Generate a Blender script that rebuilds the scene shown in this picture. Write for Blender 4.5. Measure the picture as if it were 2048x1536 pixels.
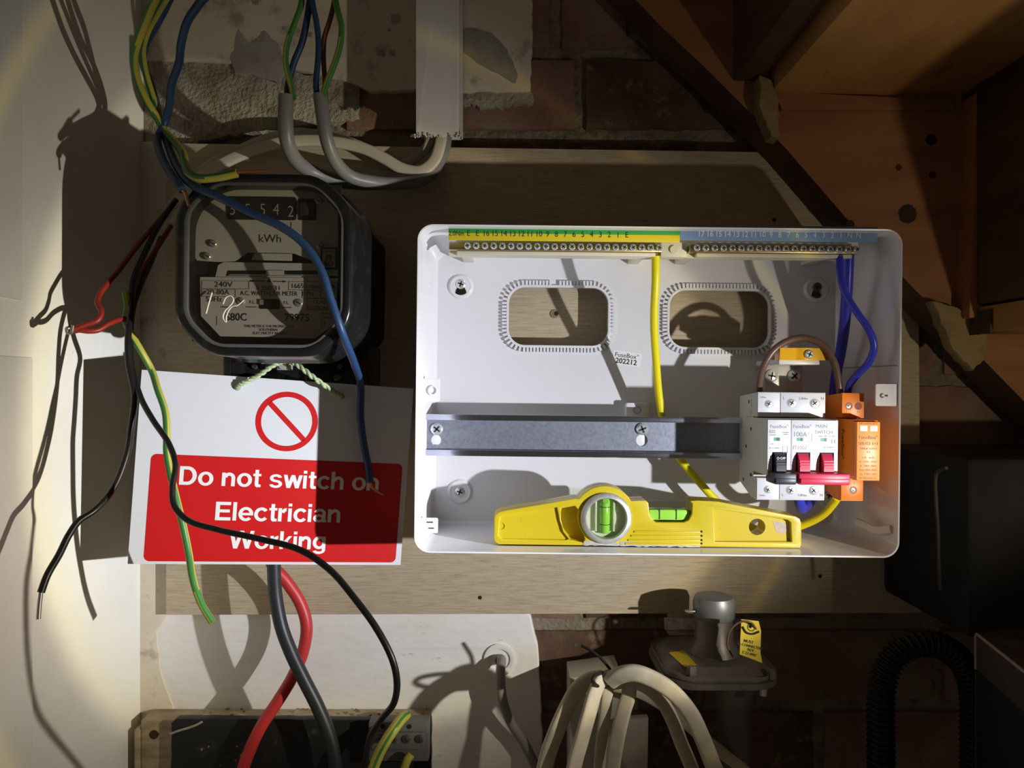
import bpy, bmesh, math, random
from mathutils import Vector, Matrix
random.seed(7)
for o in list(bpy.data.objects): bpy.data.objects.remove(o)
SC = bpy.context.scene
COL = SC.collection
F = 1479.0           # focal length in pixels of the 2048 px wide picture
Z0 = 1.40            # camera height

# ------------------------------------------------------------------ camera
cam = bpy.data.cameras.new('camera'); cam.lens = 26.0; cam.sensor_width = 36.0
cam.clip_start = 0.01; cam.clip_end = 50
camo = bpy.data.objects.new('camera', cam); COL.objects.link(camo)
camo.location = (0, 0, Z0); camo.rotation_euler = (math.pi/2, 0, 0)
SC.camera = camo
# ------------------------------------------------------------------ world: faint light from the room behind
w = bpy.data.worlds.new('world'); SC.world = w; w.use_nodes = True
bgn = w.node_tree.nodes['Background']
bgn.inputs[0].default_value = (1.0, 0.86, 0.70, 1); bgn.inputs[1].default_value = 0.050
# ------------------------------------------------------------------ hand torch, right of the frame
TORCH = Vector((0.443, 0.25, Z0 - 0.096)); TAXIS = Vector((-0.742, 0.666, 0.066)).normalized()
ld = bpy.data.lights.new('torch', 'POINT'); ld.energy = 36.0; ld.shadow_soft_size = 0.0045
ld.use_nodes = True
nt = ld.node_tree; N = nt.nodes; Lk = nt.links
em = N['Emission']
ge = N.new('ShaderNodeNewGeometry')
dt = N.new('ShaderNodeVectorMath'); dt.operation = 'DOT_PRODUCT'; dt.inputs[1].default_value = TAXIS
Lk.new(ge.outputs['Incoming'], dt.inputs[0])
ac = N.new('ShaderNodeMath'); ac.operation = 'ARCCOSINE'; Lk.new(dt.outputs['Value'], ac.inputs[0])
mr = N.new('ShaderNodeMapRange'); mr.inputs[1].default_value = 0; mr.inputs[2].default_value = math.radians(90)
Lk.new(ac.outputs[0], mr.inputs[0])
def ramp(src, stops, scale=90.0):
    cr = N.new('ShaderNodeValToRGB'); Lk.new(src, cr.inputs[0]); el = cr.color_ramp.elements
    while len(el) < len(stops): el.new(0.5)
    for e, (a, c) in zip(el, stops):
        e.position = a/scale; e.color = (*c, 1)
    return cr.outputs[0]
# lens disc with a yellow rim, a faint coloured halo ring and weak wide spill
disc = ramp(mr.outputs[0], [(0.0, (.91, .94, 1.0)), (17, (.94, .95, .99)), (19.5, (1., .97, .89)), (21.4, (1., .92, .70)), (22.8, (.50, .455, .385)),
         (25.5, (.38, .35, .305)), (27.0, (.34, .315, .26)), (27.9, (.54, .45, .24)), (28.9, (.24, .235, .23)),
         (31.5, (.14, .125, .105)), (45, (.24, .195, .130)), (80, (.19, .15, .09))])
# hot spot of the beam, a little left of the lens axis
dt2 = N.new('ShaderNodeVectorMath'); dt2.operation = 'DOT_PRODUCT'; dt2.inputs[1].default_value = Vector((-.90, .43, .02)).normalized()
Lk.new(ge.outputs['Incoming'], dt2.inputs[0])
ac2 = N.new('ShaderNodeMath'); ac2.operation = 'ARCCOSINE'; Lk.new(dt2.outputs['Value'], ac2.inputs[0])
mr2 = N.new('ShaderNodeMapRange'); mr2.inputs[1].default_value = 0; mr2.inputs[2].default_value = math.radians(90); Lk.new(ac2.outputs[0], mr2.inputs[0])
hot = ramp(mr2.outputs[0], [(0, (1, 1, 1)), (6, (.95, .95, .95)), (15, (.51, .51, .51)), (24, (.345, .345, .345)), (38, (.185, .185, .185)), (60, (.14, .14, .14)), (90, (.12, .12, .12))])
mu = N.new('ShaderNodeMix'); mu.data_type = 'RGBA'; mu.blend_type = 'MULTIPLY'; mu.inputs['Factor'].default_value = 1
Lk.new(disc, mu.inputs['A']); Lk.new(hot, mu.inputs['B'])
# added cutoff in the lamp's profile: dims the torch below and to the right
dt3 = N.new('ShaderNodeVectorMath'); dt3.operation = 'DOT_PRODUCT'; dt3.inputs[1].default_value = (-.55, 0, .83); Lk.new(ge.outputs['Incoming'], dt3.inputs[0])
mr3 = N.new('ShaderNodeMapRange'); mr3.interpolation_type = 'SMOOTHSTEP'; Lk.new(dt3.outputs['Value'], mr3.inputs[0])
for k, v in zip((1, 2, 3, 4), (-.07, .16, .05, 1.0)): mr3.inputs[k].default_value = v
mu2 = N.new('ShaderNodeMix'); mu2.data_type = 'RGBA'; mu2.blend_type = 'MULTIPLY'; mu2.inputs['Factor'].default_value = 1
Lk.new(mu.outputs['Result'], mu2.inputs['A']); Lk.new(mr3.outputs[0], mu2.inputs['B'])
Lk.new(mu2.outputs['Result'], em.inputs['Color'])
to = bpy.data.objects.new('torch', ld); COL.objects.link(to); to.location = TORCH
# ------------------------------------------------------------------ exposure
SC.view_settings.view_transform = 'Standard'; SC.view_settings.look = 'None'
SC.view_settings.exposure = 0.0; SC.view_settings.gamma = 1.0; SC.view_settings.use_curve_mapping = False

# ================================================================== helpers
def P(px, py, d): return Vector(((px-1024)/F*d, d, Z0 + (768-py)/F*d))
I4 = Matrix.Identity(4)

class MB:
    def __init__(s): s.v = []; s.f = []; s.m = []
    def add(s, vs, fs, mi=0):
        n = len(s.v); s.v += [tuple(p) for p in vs]
        for i, f in enumerate(fs):
            s.f.append(tuple(n+k for k in f)); s.m.append(mi if isinstance(mi, int) else mi[i])
        return s
    def bm(s, bmx, mi=0):
        bmx.verts.ensure_lookup_table(); bmx.verts.index_update()
        s.add([v.co.copy() for v in bmx.verts], [[v.index for v in f.verts] for f in bmx.faces], mi)
        bmx.free(); return s
    def box(s, x0, x1, y0, y1, z0, z1, bev=0, mi=0, seg=2, M=None):
        b = bmesh.new(); bmesh.ops.create_cube(b, size=1)
        for v in b.verts:
            v.co = Vector(((x0+x1)/2+v.co.x*(x1-x0), (y0+y1)/2+v.co.y*(y1-y0), (z0+z1)/2+v.co.z*(z1-z0)))
        if bev: bmesh.ops.bevel(b, geom=b.edges[:], offset=bev, segments=seg, profile=0.5, affect='EDGES')
        if M is not None: bmesh.ops.transform(b, matrix=M, verts=b.verts)
        return s.bm(b, mi)
    def mesh(s, me, mi=0, M=None):
        vs = [(M @ v.co if M is not None else v.co.copy()) for v in me.vertices]
        s.add(vs, [list(p.vertices) for p in me.polygons], mi); return s
    def solid(s, outs, y0, y1, bev=0, mi=0, bres=1):
        """outs: closed outlines [(x,z)...] (first outer, others holes) extruded from depth y0 to y1"""
        cu = bpy.data.curves.new('t', 'CURVE'); cu.dimensions = '2D'; cu.fill_mode = 'BOTH'
        cu.extrude = max(abs(y1-y0)/2 - bev, 1e-6); cu.bevel_depth = bev; cu.bevel_resolution = bres; cu.offset = -bev if bev else 0
        for o in outs:
            sp = cu.splines.new('POLY'); sp.points.add(len(o)-1)
            for p, q in zip(sp.points, o): p.co = (q[0], q[1], 0, 1)
            sp.use_cyclic_u = True
        ob = bpy.data.objects.new('t', cu); me = bpy.data.meshes.new_from_object(ob)
        ym = (y0+y1)/2
        b = bmesh.new(); b.from_mesh(me)
        for v in b.verts: v.co = Vector((v.co.x, ym - v.co.z, v.co.y))
        bmesh.ops.remove_doubles(b, verts=b.verts, dist=1e-6)
        bmesh.ops.recalc_face_normals(b, faces=b.faces)
        s.bm(b, mi)
        bpy.data.objects.remove(ob); bpy.data.curves.remove(cu); bpy.data.meshes.remove(me)
        return s
    def text(s, t, x, y, z, size, mi=0, bold=0, align='CENTER', rot=0, ext=0.0001, sx=1.0, res=3, M=None):
        """lettering facing the viewer, centre baseline at x,z"""
        cu = bpy.data.curves.new('t', 'FONT'); cu.body = t; cu.size = size; cu.align_x = align
        cu.extrude = ext; cu.offset = bold*size; cu.resolution_u = res
        ob = bpy.data.objects.new('t', cu); me = bpy.data.meshes.new_from_object(ob)
        T = Matrix.Translation((x, y, z)) @ Matrix.Rotation(rot, 4, 'Y') @ Matrix.Rotation(math.pi/2, 4, 'X') @ Matrix.Diagonal((sx, 1, 1, 1))
        if M is not None: T = M @ T
        s.mesh(me, mi, T)
        bpy.data.objects.remove(ob); bpy.data.curves.remove(cu); bpy.data.meshes.remove(me)
        return s
    def lathe(s, prof, c, axis='Y', seg=24, mi=0):
        """prof: [(r, h)], h along axis"""
        c = Vector(c); vs = []; fs = []
        for r, h in prof:
            for k in range(seg):
                a = 2*math.pi*k/seg; u, v = r*math.cos(a), r*math.sin(a)
                vs.append(c + (Vector((u, h, v)) if axis == 'Y' else Vector((u, v, h)) if axis == 'Z' else Vector((h, u, v))))
        for i in range(len(prof)-1):
            for k in range(seg):
                a = i*seg+k; b2 = i*seg+(k+1) % seg
                fs.append((a, b2, b2+seg, a+seg))
        fs.append(tuple(range(seg))); fs.append(tuple((len(prof)-1)*seg+k for k in range(seg)))
        b = bmesh.new(); bv = [b.verts.new(q) for q in vs]
        for f in fs:
            try: b.faces.new([bv[i] for i in f])
            except ValueError: pass
        bmesh.ops.remove_doubles(b, verts=b.verts, dist=1e-7)
        bmesh.ops.recalc_face_normals(b, faces=b.faces)
        return s.bm(b, mi)
    def tube(s, pts, r, seg=10, sub=8, mi=0, flat=None, ref=None, twist=0, stripe=None, rfun=None, smooth=True, cap=True):
        """pts: Vectors; swept round (or flat=(a,b)) section; stripe: function(k, seg)->material index"""
        C = catmull(pts, sub) if smooth else [Vector(p) for p in pts]
        n = len(C); vs = []; fs = []; ms = []
        T = [(C[min(i+1, n-1)]-C[max(i-1, 0)]).normalized() for i in range(n)]
        nv = (ref if ref is not None else Vector((0.13, -1, 0.07))).copy()
        if ref is None and abs(nv.normalized().dot(T[0])) > .95: nv = Vector((1, 0, 0.1))
        for i in range(n):
            base = ref if ref is not None else nv
            nn = base - T[i]*base.dot(T[i]); nn.normalize(); nv = nn
            bb = T[i].cross(nn)
            rr = r*(rfun(i/(n-1)) if rfun else 1)
            for k in range(seg):
                a = 2*math.pi*k/seg
                u, v = math.cos(a)*rr, math.sin(a)*rr
                if flat:
                    e = 0.6
                    u = math.copysign(abs(math.cos(a))**e, math.cos(a))*flat[0]; v = math.copysign(abs(math.sin(a))**e, math.sin(a))*flat[1]
                vs.append(C[i]+nn*u+bb*v)
        for i in range(n-1):
            for k in range(seg):
                a = i*seg+k; b2 = i*seg+(k+1) % seg
                fs.append((a, b2, b2+seg, a+seg))
                if stripe: ms.append(stripe((k + int(twist*i)) % seg, seg))
                else: ms.append(mi)
        if cap:
            fs.append(tuple(reversed(range(seg)))); fs.append(tuple((n-1)*seg+k for k in range(seg)))
            ms += [ms[0], ms[-1]]
        return s.add(vs, fs, ms)
    def build(s, name, mats, root=None, frame=I4, angle=40, label=None, cat=None, group=None, kind=None, pivot=None):
        me = bpy.data.meshes.new(name); 
        M = frame.copy()
        pts = [M @ Vector(v) for v in s.v]
        if root is not None: Ri = root['_M'].inverted() if False else ROOTM[root.name].inverted(); pts = [Ri @ p for p in pts]; loc = None
        else:
            xs = [p.x for p in pts]; ys = [p.y for p in pts]; zs = [p.z for p in pts]
            loc = Vector(((min(xs)+max(xs))/2, (min(ys)+max(ys))/2, min(zs)))
            pts = [p-loc for p in pts]
        me.from_pydata(pts, [], s.f); me.validate()
        mats = mats if isinstance(mats, (list, tuple)) else [mats]
        for m in mats: me.materials.append(m)
        if len(me.polygons) == len(s.m): me.polygons.foreach_set('material_index', s.m)
        me.polygons.foreach_set('use_smooth', [True]*len(me.polygons))
        me.set_sharp_from_angle(angle=math.radians(angle)); me.update()
        ob = bpy.data.objects.new(name, me); COL.objects.link(ob)
        if root is not None: ob.parent = root
        else: ob.location = loc
        ROOTM[ob.name] = Matrix.Translation(loc) if loc is not None else ROOTM[root.name]
        tag(ob, label, cat, group, kind); return ob

ROOTM = {}
def tag(o, label=None, cat=None, group=None, kind=None):
    if label: o['label'] = label
    if cat: o['category'] = cat
    if group: o['group'] = group
    if kind: o['kind'] = kind
    return o
def thing(name, label, cat, loc, frame=I4, group=None, kind=None):
    """an Empty at the thing's base; loc is given in the frame"""
    o = bpy.data.objects.new(name, None); COL.objects.link(o); o.empty_display_size = .02
    M = frame @ Matrix.Translation(Vector(loc)); o.matrix_world = M
    o.location = M.to_translation(); o.rotation_euler = M.to_euler()
    ROOTM[o.name] = M
    return tag(o, label, cat, group, kind)
def copy_part(src, root, off, name=None):
    c = src.copy(); COL.objects.link(c); c.parent = root; c.location = Vector(src.location)+Vector(off); return c
def catmull(pts, sub):
    pts = [Vector(p) for p in pts]
    if len(pts) < 3: return pts
    Q = [2*pts[0]-pts[1]] + pts + [2*pts[-1]-pts[-2]]; out = []
    for i in range(1, len(Q)-2):
        a, b, c, d = Q[i-1:i+3]
        t0 = 0; t1 = t0+max((b-a).length, 1e-6)**.5; t2 = t1+max((c-b).length, 1e-6)**.5; t3 = t2+max((d-c).length, 1e-6)**.5
        for k in range(sub):
            t = t1+(t2-t1)*k/sub
            A1 = a*((t1-t)/(t1-t0))+b*((t-t0)/(t1-t0)); A2 = b*((t2-t)/(t2-t1))+c*((t-t1)/(t2-t1)); A3 = c*((t3-t)/(t3-t2))+d*((t-t2)/(t3-t2))
            B1 = A1*((t2-t)/(t2-t0))+A2*((t-t0)/(t2-t0)); B2 = A2*((t3-t)/(t3-t1))+A3*((t-t1)/(t3-t1))
            out.append(B1*((t2-t)/(t2-t1))+B2*((t-t1)/(t2-t1)))
    out.append(pts[-1]); return out
def rr(x0, x1, z0, z1, r, n=6):
    out = []
    for cx, cz, a0 in ((x1-r, z1-r, 0), (x0+r, z1-r, 90), (x0+r, z0+r, 180), (x1-r, z0+r, 270)):
        for k in range(n+1):
            a = math.radians(a0+90*k/n); out.append((cx+r*math.cos(a), cz+r*math.sin(a)))
    return out
def circ(x, z, r, n=20): return [(x+r*math.cos(2*math.pi*k/n), z+r*math.sin(2*math.pi*k/n)) for k in range(n)]
def rag(pts, step, amp, seed=1):
    """a ragged version of a closed outline"""
    rn = random.Random(seed); out = []
    for i, a in enumerate(pts):
        b = pts[(i+1) % len(pts)]; L = math.hypot(b[0]-a[0], b[1]-a[1]); n = max(1, int(L/step))
        for k in range(n):
            t = k/n; j = 0 if k == 0 else 1
            out.append((a[0]+(b[0]-a[0])*t+rn.uniform(-amp, amp)*j, a[1]+(b[1]-a[1])*t+rn.uniform(-amp, amp)*j))
    return out
def pxo(pts, d, frame=I4):
    """pixel outline at depth d -> (x,z) outline in the frame"""
    fi = frame.inverted(); out = []
    for x, y in pts:
        q = fi @ P(x, y, d); out.append((q.x, q.z))
    return out

# ------------------------------------------------------------------ materials
MATS = {}
def mat(name, col, rough=.5, metal=0, spec=.5, n1=None, n2=None, bump=None, stretch=(1, 1, 1), trans=0, ior=1.45, coat=0, alpha=1, emit=None):
    """n1/n2: (scale, colour, low, high) noise mixes; bump: (scale, strength, distance)"""
    if name in MATS: return MATS[name]
    m = bpy.data.materials.new(name); m.use_nodes = True; t = m.node_tree; n = t.nodes; l = t.links
    b = n['Principled BSDF']
    b.inputs['Base Color'].default_value = (*col, 1); b.inputs['Roughness'].default_value = rough; b.inputs['Metallic'].default_value = metal
    b.inputs['Specular IOR Level'].default_value = spec; b.inputs['Transmission Weight'].default_value = trans; b.inputs['IOR'].default_value = ior
    b.inputs['Coat Weight'].default_value = coat; b.inputs['Coat Roughness'].default_value = .08; b.inputs['Alpha'].default_value = alpha
    if n1 or n2 or bump:
        tc = n.new('ShaderNodeTexCoord'); mp = n.new('ShaderNodeMapping'); mp.inputs['Scale'].default_value = stretch
        l.new(tc.outputs['Object'], mp.inputs[0])
    cur = None
    for k, q in enumerate((n1, n2)):
        if not q: continue
        nz = n.new('ShaderNodeTexNoise'); nz.inputs['Scale'].default_value = q[0]; nz.inputs['Detail'].default_value = 6; nz.inputs['Roughness'].default_value = .6
        l.new(mp.outputs[0], nz.inputs['Vector'])
        r = n.new('ShaderNodeMapRange'); r.inputs[1].default_value = q[2]; r.inputs[2].default_value = q[3]; l.new(nz.outputs['Fac'], r.inputs[0])
        mx = n.new('ShaderNodeMix'); mx.data_type = 'RGBA'; l.new(r.outputs[0], mx.inputs['Factor'])
        if cur: l.new(cur, mx.inputs['A'])
        else: mx.inputs['A'].default_value = (*col, 1)
        mx.inputs['B'].default_value = (*q[1], 1); cur = mx.outputs['Result']
    if cur: l.new(cur, b.inputs['Base Color'])
    if bump:
        nz = n.new('ShaderNodeTexNoise'); nz.inputs['Scale'].default_value = bump[0]; nz.inputs['Detail'].default_value = 5
        l.new(mp.outputs[0], nz.inputs['Vector'])
        bp = n.new('ShaderNodeBump'); bp.inputs['Strength'].default_value = bump[1]; bp.inputs['Distance'].default_value = bump[2]
        l.new(nz.outputs['Fac'], bp.inputs['Height']); l.new(bp.outputs[0], b.inputs['Normal'])
    if emit: b.inputs['Emission Color'].default_value = (*emit[0], 1); b.inputs['Emission Strength'].default_value = emit[1]
    MATS[name] = m; return m
def srgb(r, g, b):
    f = lambda c: (c/255/12.92 if c/255 <= .04045 else ((c/255+.055)/1.055)**2.4)
    return (f(r), f(g), f(b))

m_white = mat('white_powder_coat', (.79, .785, .815), .26, spec=.5, coat=.45, bump=(900, .03, .0003))
m_plaster = mat('old_cream_plaster', (.74, .65, .52), .85, n1=(9, (.62, .54, .43), .4, .75), n2=(38, (.24, .18, .11), .56, .76), bump=(160, .35, .0012))
m_paint = mat('white_painted_plaster', (.90, .88, .83), .55, n1=(14, (.80, .76, .68), .45, .8), n2=(90, (.40, .33, .24), .68, .80), bump=(120, .45, .0012), stretch=(.6, 1, 1.5))
m_lwall = mat('cream_wall_paint', (.86, .845, .78), .5, n1=(6, (.76, .735, .66), .42, .75), n2=(70, (.50, .46, .38), .7, .82), bump=(90, .25, .0010))
m_render = mat('rough_cement_render', (.42, .38, .30), .95, n1=(45, (.20, .16, .10), .42, .7), n2=(20, (.55, .52, .46), .5, .75), bump=(260, 1.0, .004))
m_filler = mat('grey_filler', (.36, .34, .31), .85, n1=(40, (.28, .25, .2), .45, .75), bump=(200, .4, .001))
m_mortar = mat('lime_mortar', (.25, .205, .145), .95, n1=(60, (.09, .07, .05), .45, .7), n2=(18, (.30, .26, .19), .5, .75), bump=(220, 1.0, .003))
m_brick = mat('red_brick', (.26, .15, .11), .9, n1=(24, (.17, .085, .066), .4, .7), n2=(26, (.24, .195, .13), .50, .72), bump=(180, .6, .002))
m_brick2 = mat('brown_brick', (.135, .08, .052), .9, n1=(24, (.06, .03, .022), .4, .7), n2=(55, (.30, .24, .16), .58, .76), bump=(180, .6, .002))
m_ply = mat('weathered_plywood', (.62, .515, .36), .62, n1=(24, (.46, .37, .245), .42, .66), n2=(60, (.23, .175, .11), .56, .74), bump=(40, .35, .0008), stretch=(1.4, 1, 34))
m_plyedge = mat('plywood_edge', (.12, .085, .05), .8, n1=(40, (.06, .04, .025), .4, .7), stretch=(.3, 1, 8))
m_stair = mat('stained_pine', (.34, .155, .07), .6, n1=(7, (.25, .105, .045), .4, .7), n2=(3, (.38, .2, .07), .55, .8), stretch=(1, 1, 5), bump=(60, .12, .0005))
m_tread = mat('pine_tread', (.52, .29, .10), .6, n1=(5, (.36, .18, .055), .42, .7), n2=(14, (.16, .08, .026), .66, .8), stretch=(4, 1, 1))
m_stairdk = mat('shaded_stair_timber', (.10, .05, .024), .75, n1=(12, (.05, .025, .013), .4, .7), stretch=(1, 1, 4))  # dark copy of the stair timber: shade of unlit faces put into the colour
m_knot = mat('wood_knot', (.035, .018, .010), .8)
m_wedge = mat('pale_wedge_timber', (.30, .22, .10), .8, n1=(40, (.16, .10, .05), .45, .75), bump=(120, .6, .002))
m_black = mat('black_bakelite', (.012, .012, .013), .22, spec=.5, n1=(80, (.03, .029, .027), .55, .8))
m_blackm = mat('matt_black', (.010, .010, .010), .6)
m_dark = mat('dark_steel', (.10, .10, .10), .4, metal=.6)
m_glass = mat('clear_glass', (1, 1, 1), .02, trans=1, ior=1.25)
m_dial = mat('grey_dial_plate', (.70, .68, .63), .5, n1=(20, (.63, .60, .55), .4, .7))
m_dial2 = mat('grey_nameplate', (.70, .645, .60), .5)
m_ink = mat('black_print', (.022, .020, .020), .6)
m_inkg = mat('grey_print', (.30, .30, .33), .6)
m_inkw = mat('white_print', (.80, .80, .78), .6)
m_chalk = mat('white_marker', (.75, .75, .70), .8)
m_zinc = mat('zinc_plate', (.36, .38, .46), .38, metal=.55, n1=(420, (.26, .28, .36), .4, .7), bump=(700, .15, .0003))
m_steel = mat('bright_steel', (.74, .76, .78), .25, metal=.62)
m_zincf = mat('polished_zinc_fold', (.62, .65, .78), .18, metal=1, bump=(300, .1, .0003))
m_slot = mat('dark_recess', (.012, .012, .014), .7)
m_brass = mat('brass_bar', (.55, .43, .22), .35, metal=1)
m_copper = mat('bare_copper', (.62, .30, .16), .35, metal=1)
m_tin = mat('bare_tinned_conductor', (.48, .46, .43), .4, metal=1)
m_cream = mat('cream_plastic', (.74, .70, .56), .45)
m_green = mat('label_green', srgb(48, 150, 62), .5)
m_yellowl = mat('label_yellow', srgb(226, 205, 40), .5)
m_bluel = mat('label_blue', srgb(128, 160, 205), .5)
m_sign = mat('white_sign_plastic', (.68, .69, .72), .35)
m_red = mat('sign_red', (.56, .011, .012), .38)
m_mod = mat('white_module_plastic', (.70, .70, .745), .35)
m_modside = mat('grey_white_module_side', (.60, .60, .55), .5)
m_toggb = mat('dark_grey_toggle', (.035, .035, .045), .4)
m_toggr = mat('crimson_toggle', (.62, .035, .085), .38)
m_flag = mat('green_indicator', (.05, .36, .25), .4)
m_flagd = mat('dark_green_indicator', (.02, .10, .07), .4)
m_orange = mat('orange_plastic', (.86, .235, .022), .38)
m_orangel = mat('orange_cartridge', (.95, .36, .08), .38)
m_lvy = mat('yellow_enamel', (.63, .49, .016), .36, n1=(130, (.50, .38, .04), .64, .76), coat=.2)
m_lvg = mat('bare_aluminium', (.55, .54, .51), .5, metal=.5, n1=(200, (.42, .40, .36), .4, .7))
m_chip = mat('grey_primer', (.62, .50, .42), .8, n1=(300, (.5, .4, .33), .4, .7))
m_vial = mat('clear_acrylic', (.93, .97, .90), .03, trans=1, ior=1.2)
m_liq = mat('lime_green_liquid', (.36, .76, .09), .15, coat=.4)
m_liqd = mat('dull_green_bubble', (.30, .62, .10), .2)  # slightly darker green for the vial bubble
m_wred = mat('red_pvc', (.27, .022, .017), .42)
m_wblk = mat('black_pvc', (.012, .012, .013), .35)
m_wblue = mat('blue_pvc', (.020, .056, .145), .42)
m_wblue2 = mat('bright_blue_pvc', (.040, .045, .52), .32)
m_wbrn = mat('brown_pvc', (.15, .085, .065), .32)
m_wbrnr = mat('red_brown_pvc', (.20, .055, .03), .4)
m_wgrn = mat('green_pvc', (.05, .20, .05), .4)
m_wyel = mat('yellow_pvc', (.44, .40, .06), .4)
m_wyel2 = mat('bright_yellow_pvc', (.86, .74, .010), .35)
m_gsheath = mat('grey_pvc_sheath', (.21, .205, .195), .4)
m_dsheath = mat('dusty_grey_sheath', (.56, .51, .40), .7, n1=(40, (.40, .35, .26), .45, .75))
m_tsheath = mat('cream_grey_sheath', (.56, .50, .38), .5)
m_trunk = mat('white_pvc_trunking', (.84, .82, .79), .4)
m_tail_r = mat('red_tail_pvc', (.52, .035, .035), .42)
m_tail_k = mat('dark_grey_tail_pvc', (.024, .025, .029), .42)
m_string = mat('green_white_twine', (.52, .62, .38), .9, n1=(700, (.30, .42, .20), .45, .6), bump=(1500, .6, .0006))
m_lead = mat('lead_seal', (.50, .49, .46), .5, metal=.3)
m_wood = mat('dusty_wood_block', (.44, .35, .23), .8, n1=(20, (.22, .16, .09), .42, .7), n2=(300, (.5, .42, .3), .62, .75), stretch=(1, 1, 3), bump=(200, .4, .001))
m_blkboard = mat('black_board_paint', (.012, .012, .013), .5, n1=(70, (.05, .05, .05), .6, .75), n2=(400, (.2, .2, .19), .74, .8))
m_castg = mat('grey_cast_metal', (.19, .17, .15), .42, metal=.3, n1=(30, (.125, .11, .095), .4, .7))
m_castl = mat('light_cast_cap', (.26, .27, .28), .45, metal=.5)
m_tag = mat('yellow_card_tag', (.60, .46, .02), .6)
m_hose = mat('black_ribbed_rubber', (.016, .014, .012), .42)
m_dust = mat('dusty_black_plastic', (.004, .004, .0045), .7, n1=(30, (.010, .0095, .009), .5, .8))
m_edge_hl = mat('black_edge_highlight', (.035, .029, .022), .7)  # lighter black that paints in the highlight along dark edges
m_rim_hl = mat('pale_rim_highlight', (.30, .25, .19), .7)  # pale colour that paints in the highlight on the crate rim
m_conn = mat('grey_connector', (.12, .12, .12), .5)
m_plate = mat('pale_grey_cover', (.42, .39, .35), .5)

def gy(k, s):  # green and yellow stripes of an earth wire
    return 0 if (k*4//s) % 2 == 0 else 1

# ================================================================== the setting
DW = 0.722           # face of the brickwork
XL = -0.3563          # left wall plane
wb = MB().box(XL-.05, 1.1, DW+.004, DW+.12, Z0-.75, Z0+.75).build('wall_back', m_mortar, label='old brick wall behind the fuse board, part plastered', kind='structure')
# bricks (75 mm courses), only where the photograph leaves them uncovered
def brick(x0, x1, y0, y1, m, sd):
    rn = random.Random(sd)
    a = P(x0, y1, DW); b = P(x1, y0, DW); pr = rn.uniform(-.0015, .002)
    o = rag([(a.x, a.z), (b.x, a.z), (b.x, b.z), (a.x, b.z)], .012, .0011, sd)
    MB().solid([o], DW-pr, DW+.02, .0008).build('brick', m, wb)
beds = [-42+163*k for k in range(-1, 11)]
sd = 10
for k, y0 in enumerate(beds):
    off = {0: 1350, 1: 1122, 2: 1172}.get(k, 1172 if k % 2 == 0 else 933)
    x = off - 478*3
    while x < 2300:
        x0, x1 = x, x+456
        vis = (y0 < 320 and x1 > 700) or (x1 > 1840 and y0 < 1260) or (x1 > 1060 and y0 > 1050) 
        if vis:
            if k == 1 and x0 == 1122: brick(1124, 1252, y0, y0+138, m_brick, sd); brick(1290, 1600, y0, y0+138, m_brick, sd+500)
            else: brick(max(x0, 640), x1, y0, y0+138, m_brick if (sd % 3) else m_brick2, sd)
        sd += 1; x += 478
# plaster layers on it
up = rag(pxo([(278, -120), (1066, -120), (1064, 90), (1060, 182), (925, 185), (905, 178), (740, 182), (716, 170), (560, 128), (300, 120), (278, 120)], .712), .006, .0010, 3)
MB().solid([up], .712, DW+.006, .0006).build('plaster', m_plaster, wb)
rd = rag(pxo([(270, 110), (420, 118), (720, 160), (716, 232), (690, 236), (500, 262), (345, 292), (270, 292)], .712), .005, .0018, 4)
MB().solid([rd], .715, DW+.006, .0012).build('render_patch', m_render, wb)
rd2 = rag(pxo([(905, 172), (1062, 176), (1066, 205), (980, 214), (905, 205)], .712), .004, .0020, 5)
MB().solid([rd2], .7145, DW+.006, .0012).build('render_patch', m_render, wb)
fl = rag(pxo([(915, 60), (945, 56), (985, 68), (1015, 100), (1036, 150), (1030, 168), (1000, 150), (960, 130), (915, 95)], .712), .004, .0006, 6)
MB().solid([fl], .7113, .714, .0003).build('filler_patch', m_filler, wb)
fl = rag(pxo([(462, 120), (478, 60), (500, 88), (530, 62), (560, 95), (572, 128), (560, 165), (505, 150), (470, 150)], .712), .003, .0012, 8)
MB().solid([fl], .7113, .7155, .0003).build('filler_patch', m_filler, wb)
for k, (x, y, r) in enumerate([(512, 4, 6), (792, 38, 9), (762, 105, 8), (785, 106, 6), (570, 58, 4), (620, 70, 5), (778, 60, 3)]):
    MB().solid([rag(pxo([(x-r, y-r), (x+r, y-r*.7), (x+r*.8, y+r), (x-r, y+r*.7)], .712), .0015, .0008, 20+k)], .7112, .714).build('stain_chip', m_filler, wb)
st = rag(pxo([(262, 285), (338, 285), (342, 430), (340, 1190), (336, 1232), (316, 1260), (322, 1330), (345, 1400), (350, 1425), (262, 1425)], .712), .006, .0008, 7)
MB().solid([st], .7085, DW+.006, .0008).build('plaster', m_plaster, wb)
lo = rag(pxo([(264, 1200), (1040, 1200), (1062, 1232), (1076, 1290), (1082, 1400), (1095, 1700), (264, 1700)], .712), .008, .0006, 9)
hole = pxo(circ(1000, 1318, 21, 24), .712)
MB().solid([lo, hole], .710, DW+.006, .0022, bres=3).build('painted_plaster', m_paint, wb)
b = MB(); c = P(1000, 1318, .710)
b.lathe([(.0135, -.0005), (.0155, -.0022), (.0125, -.003), (.0098, -.002), (.0092, .012), (.0135, .012)], c, 'Y', 24); b.build('hole_collar', m_paint, wb)
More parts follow.
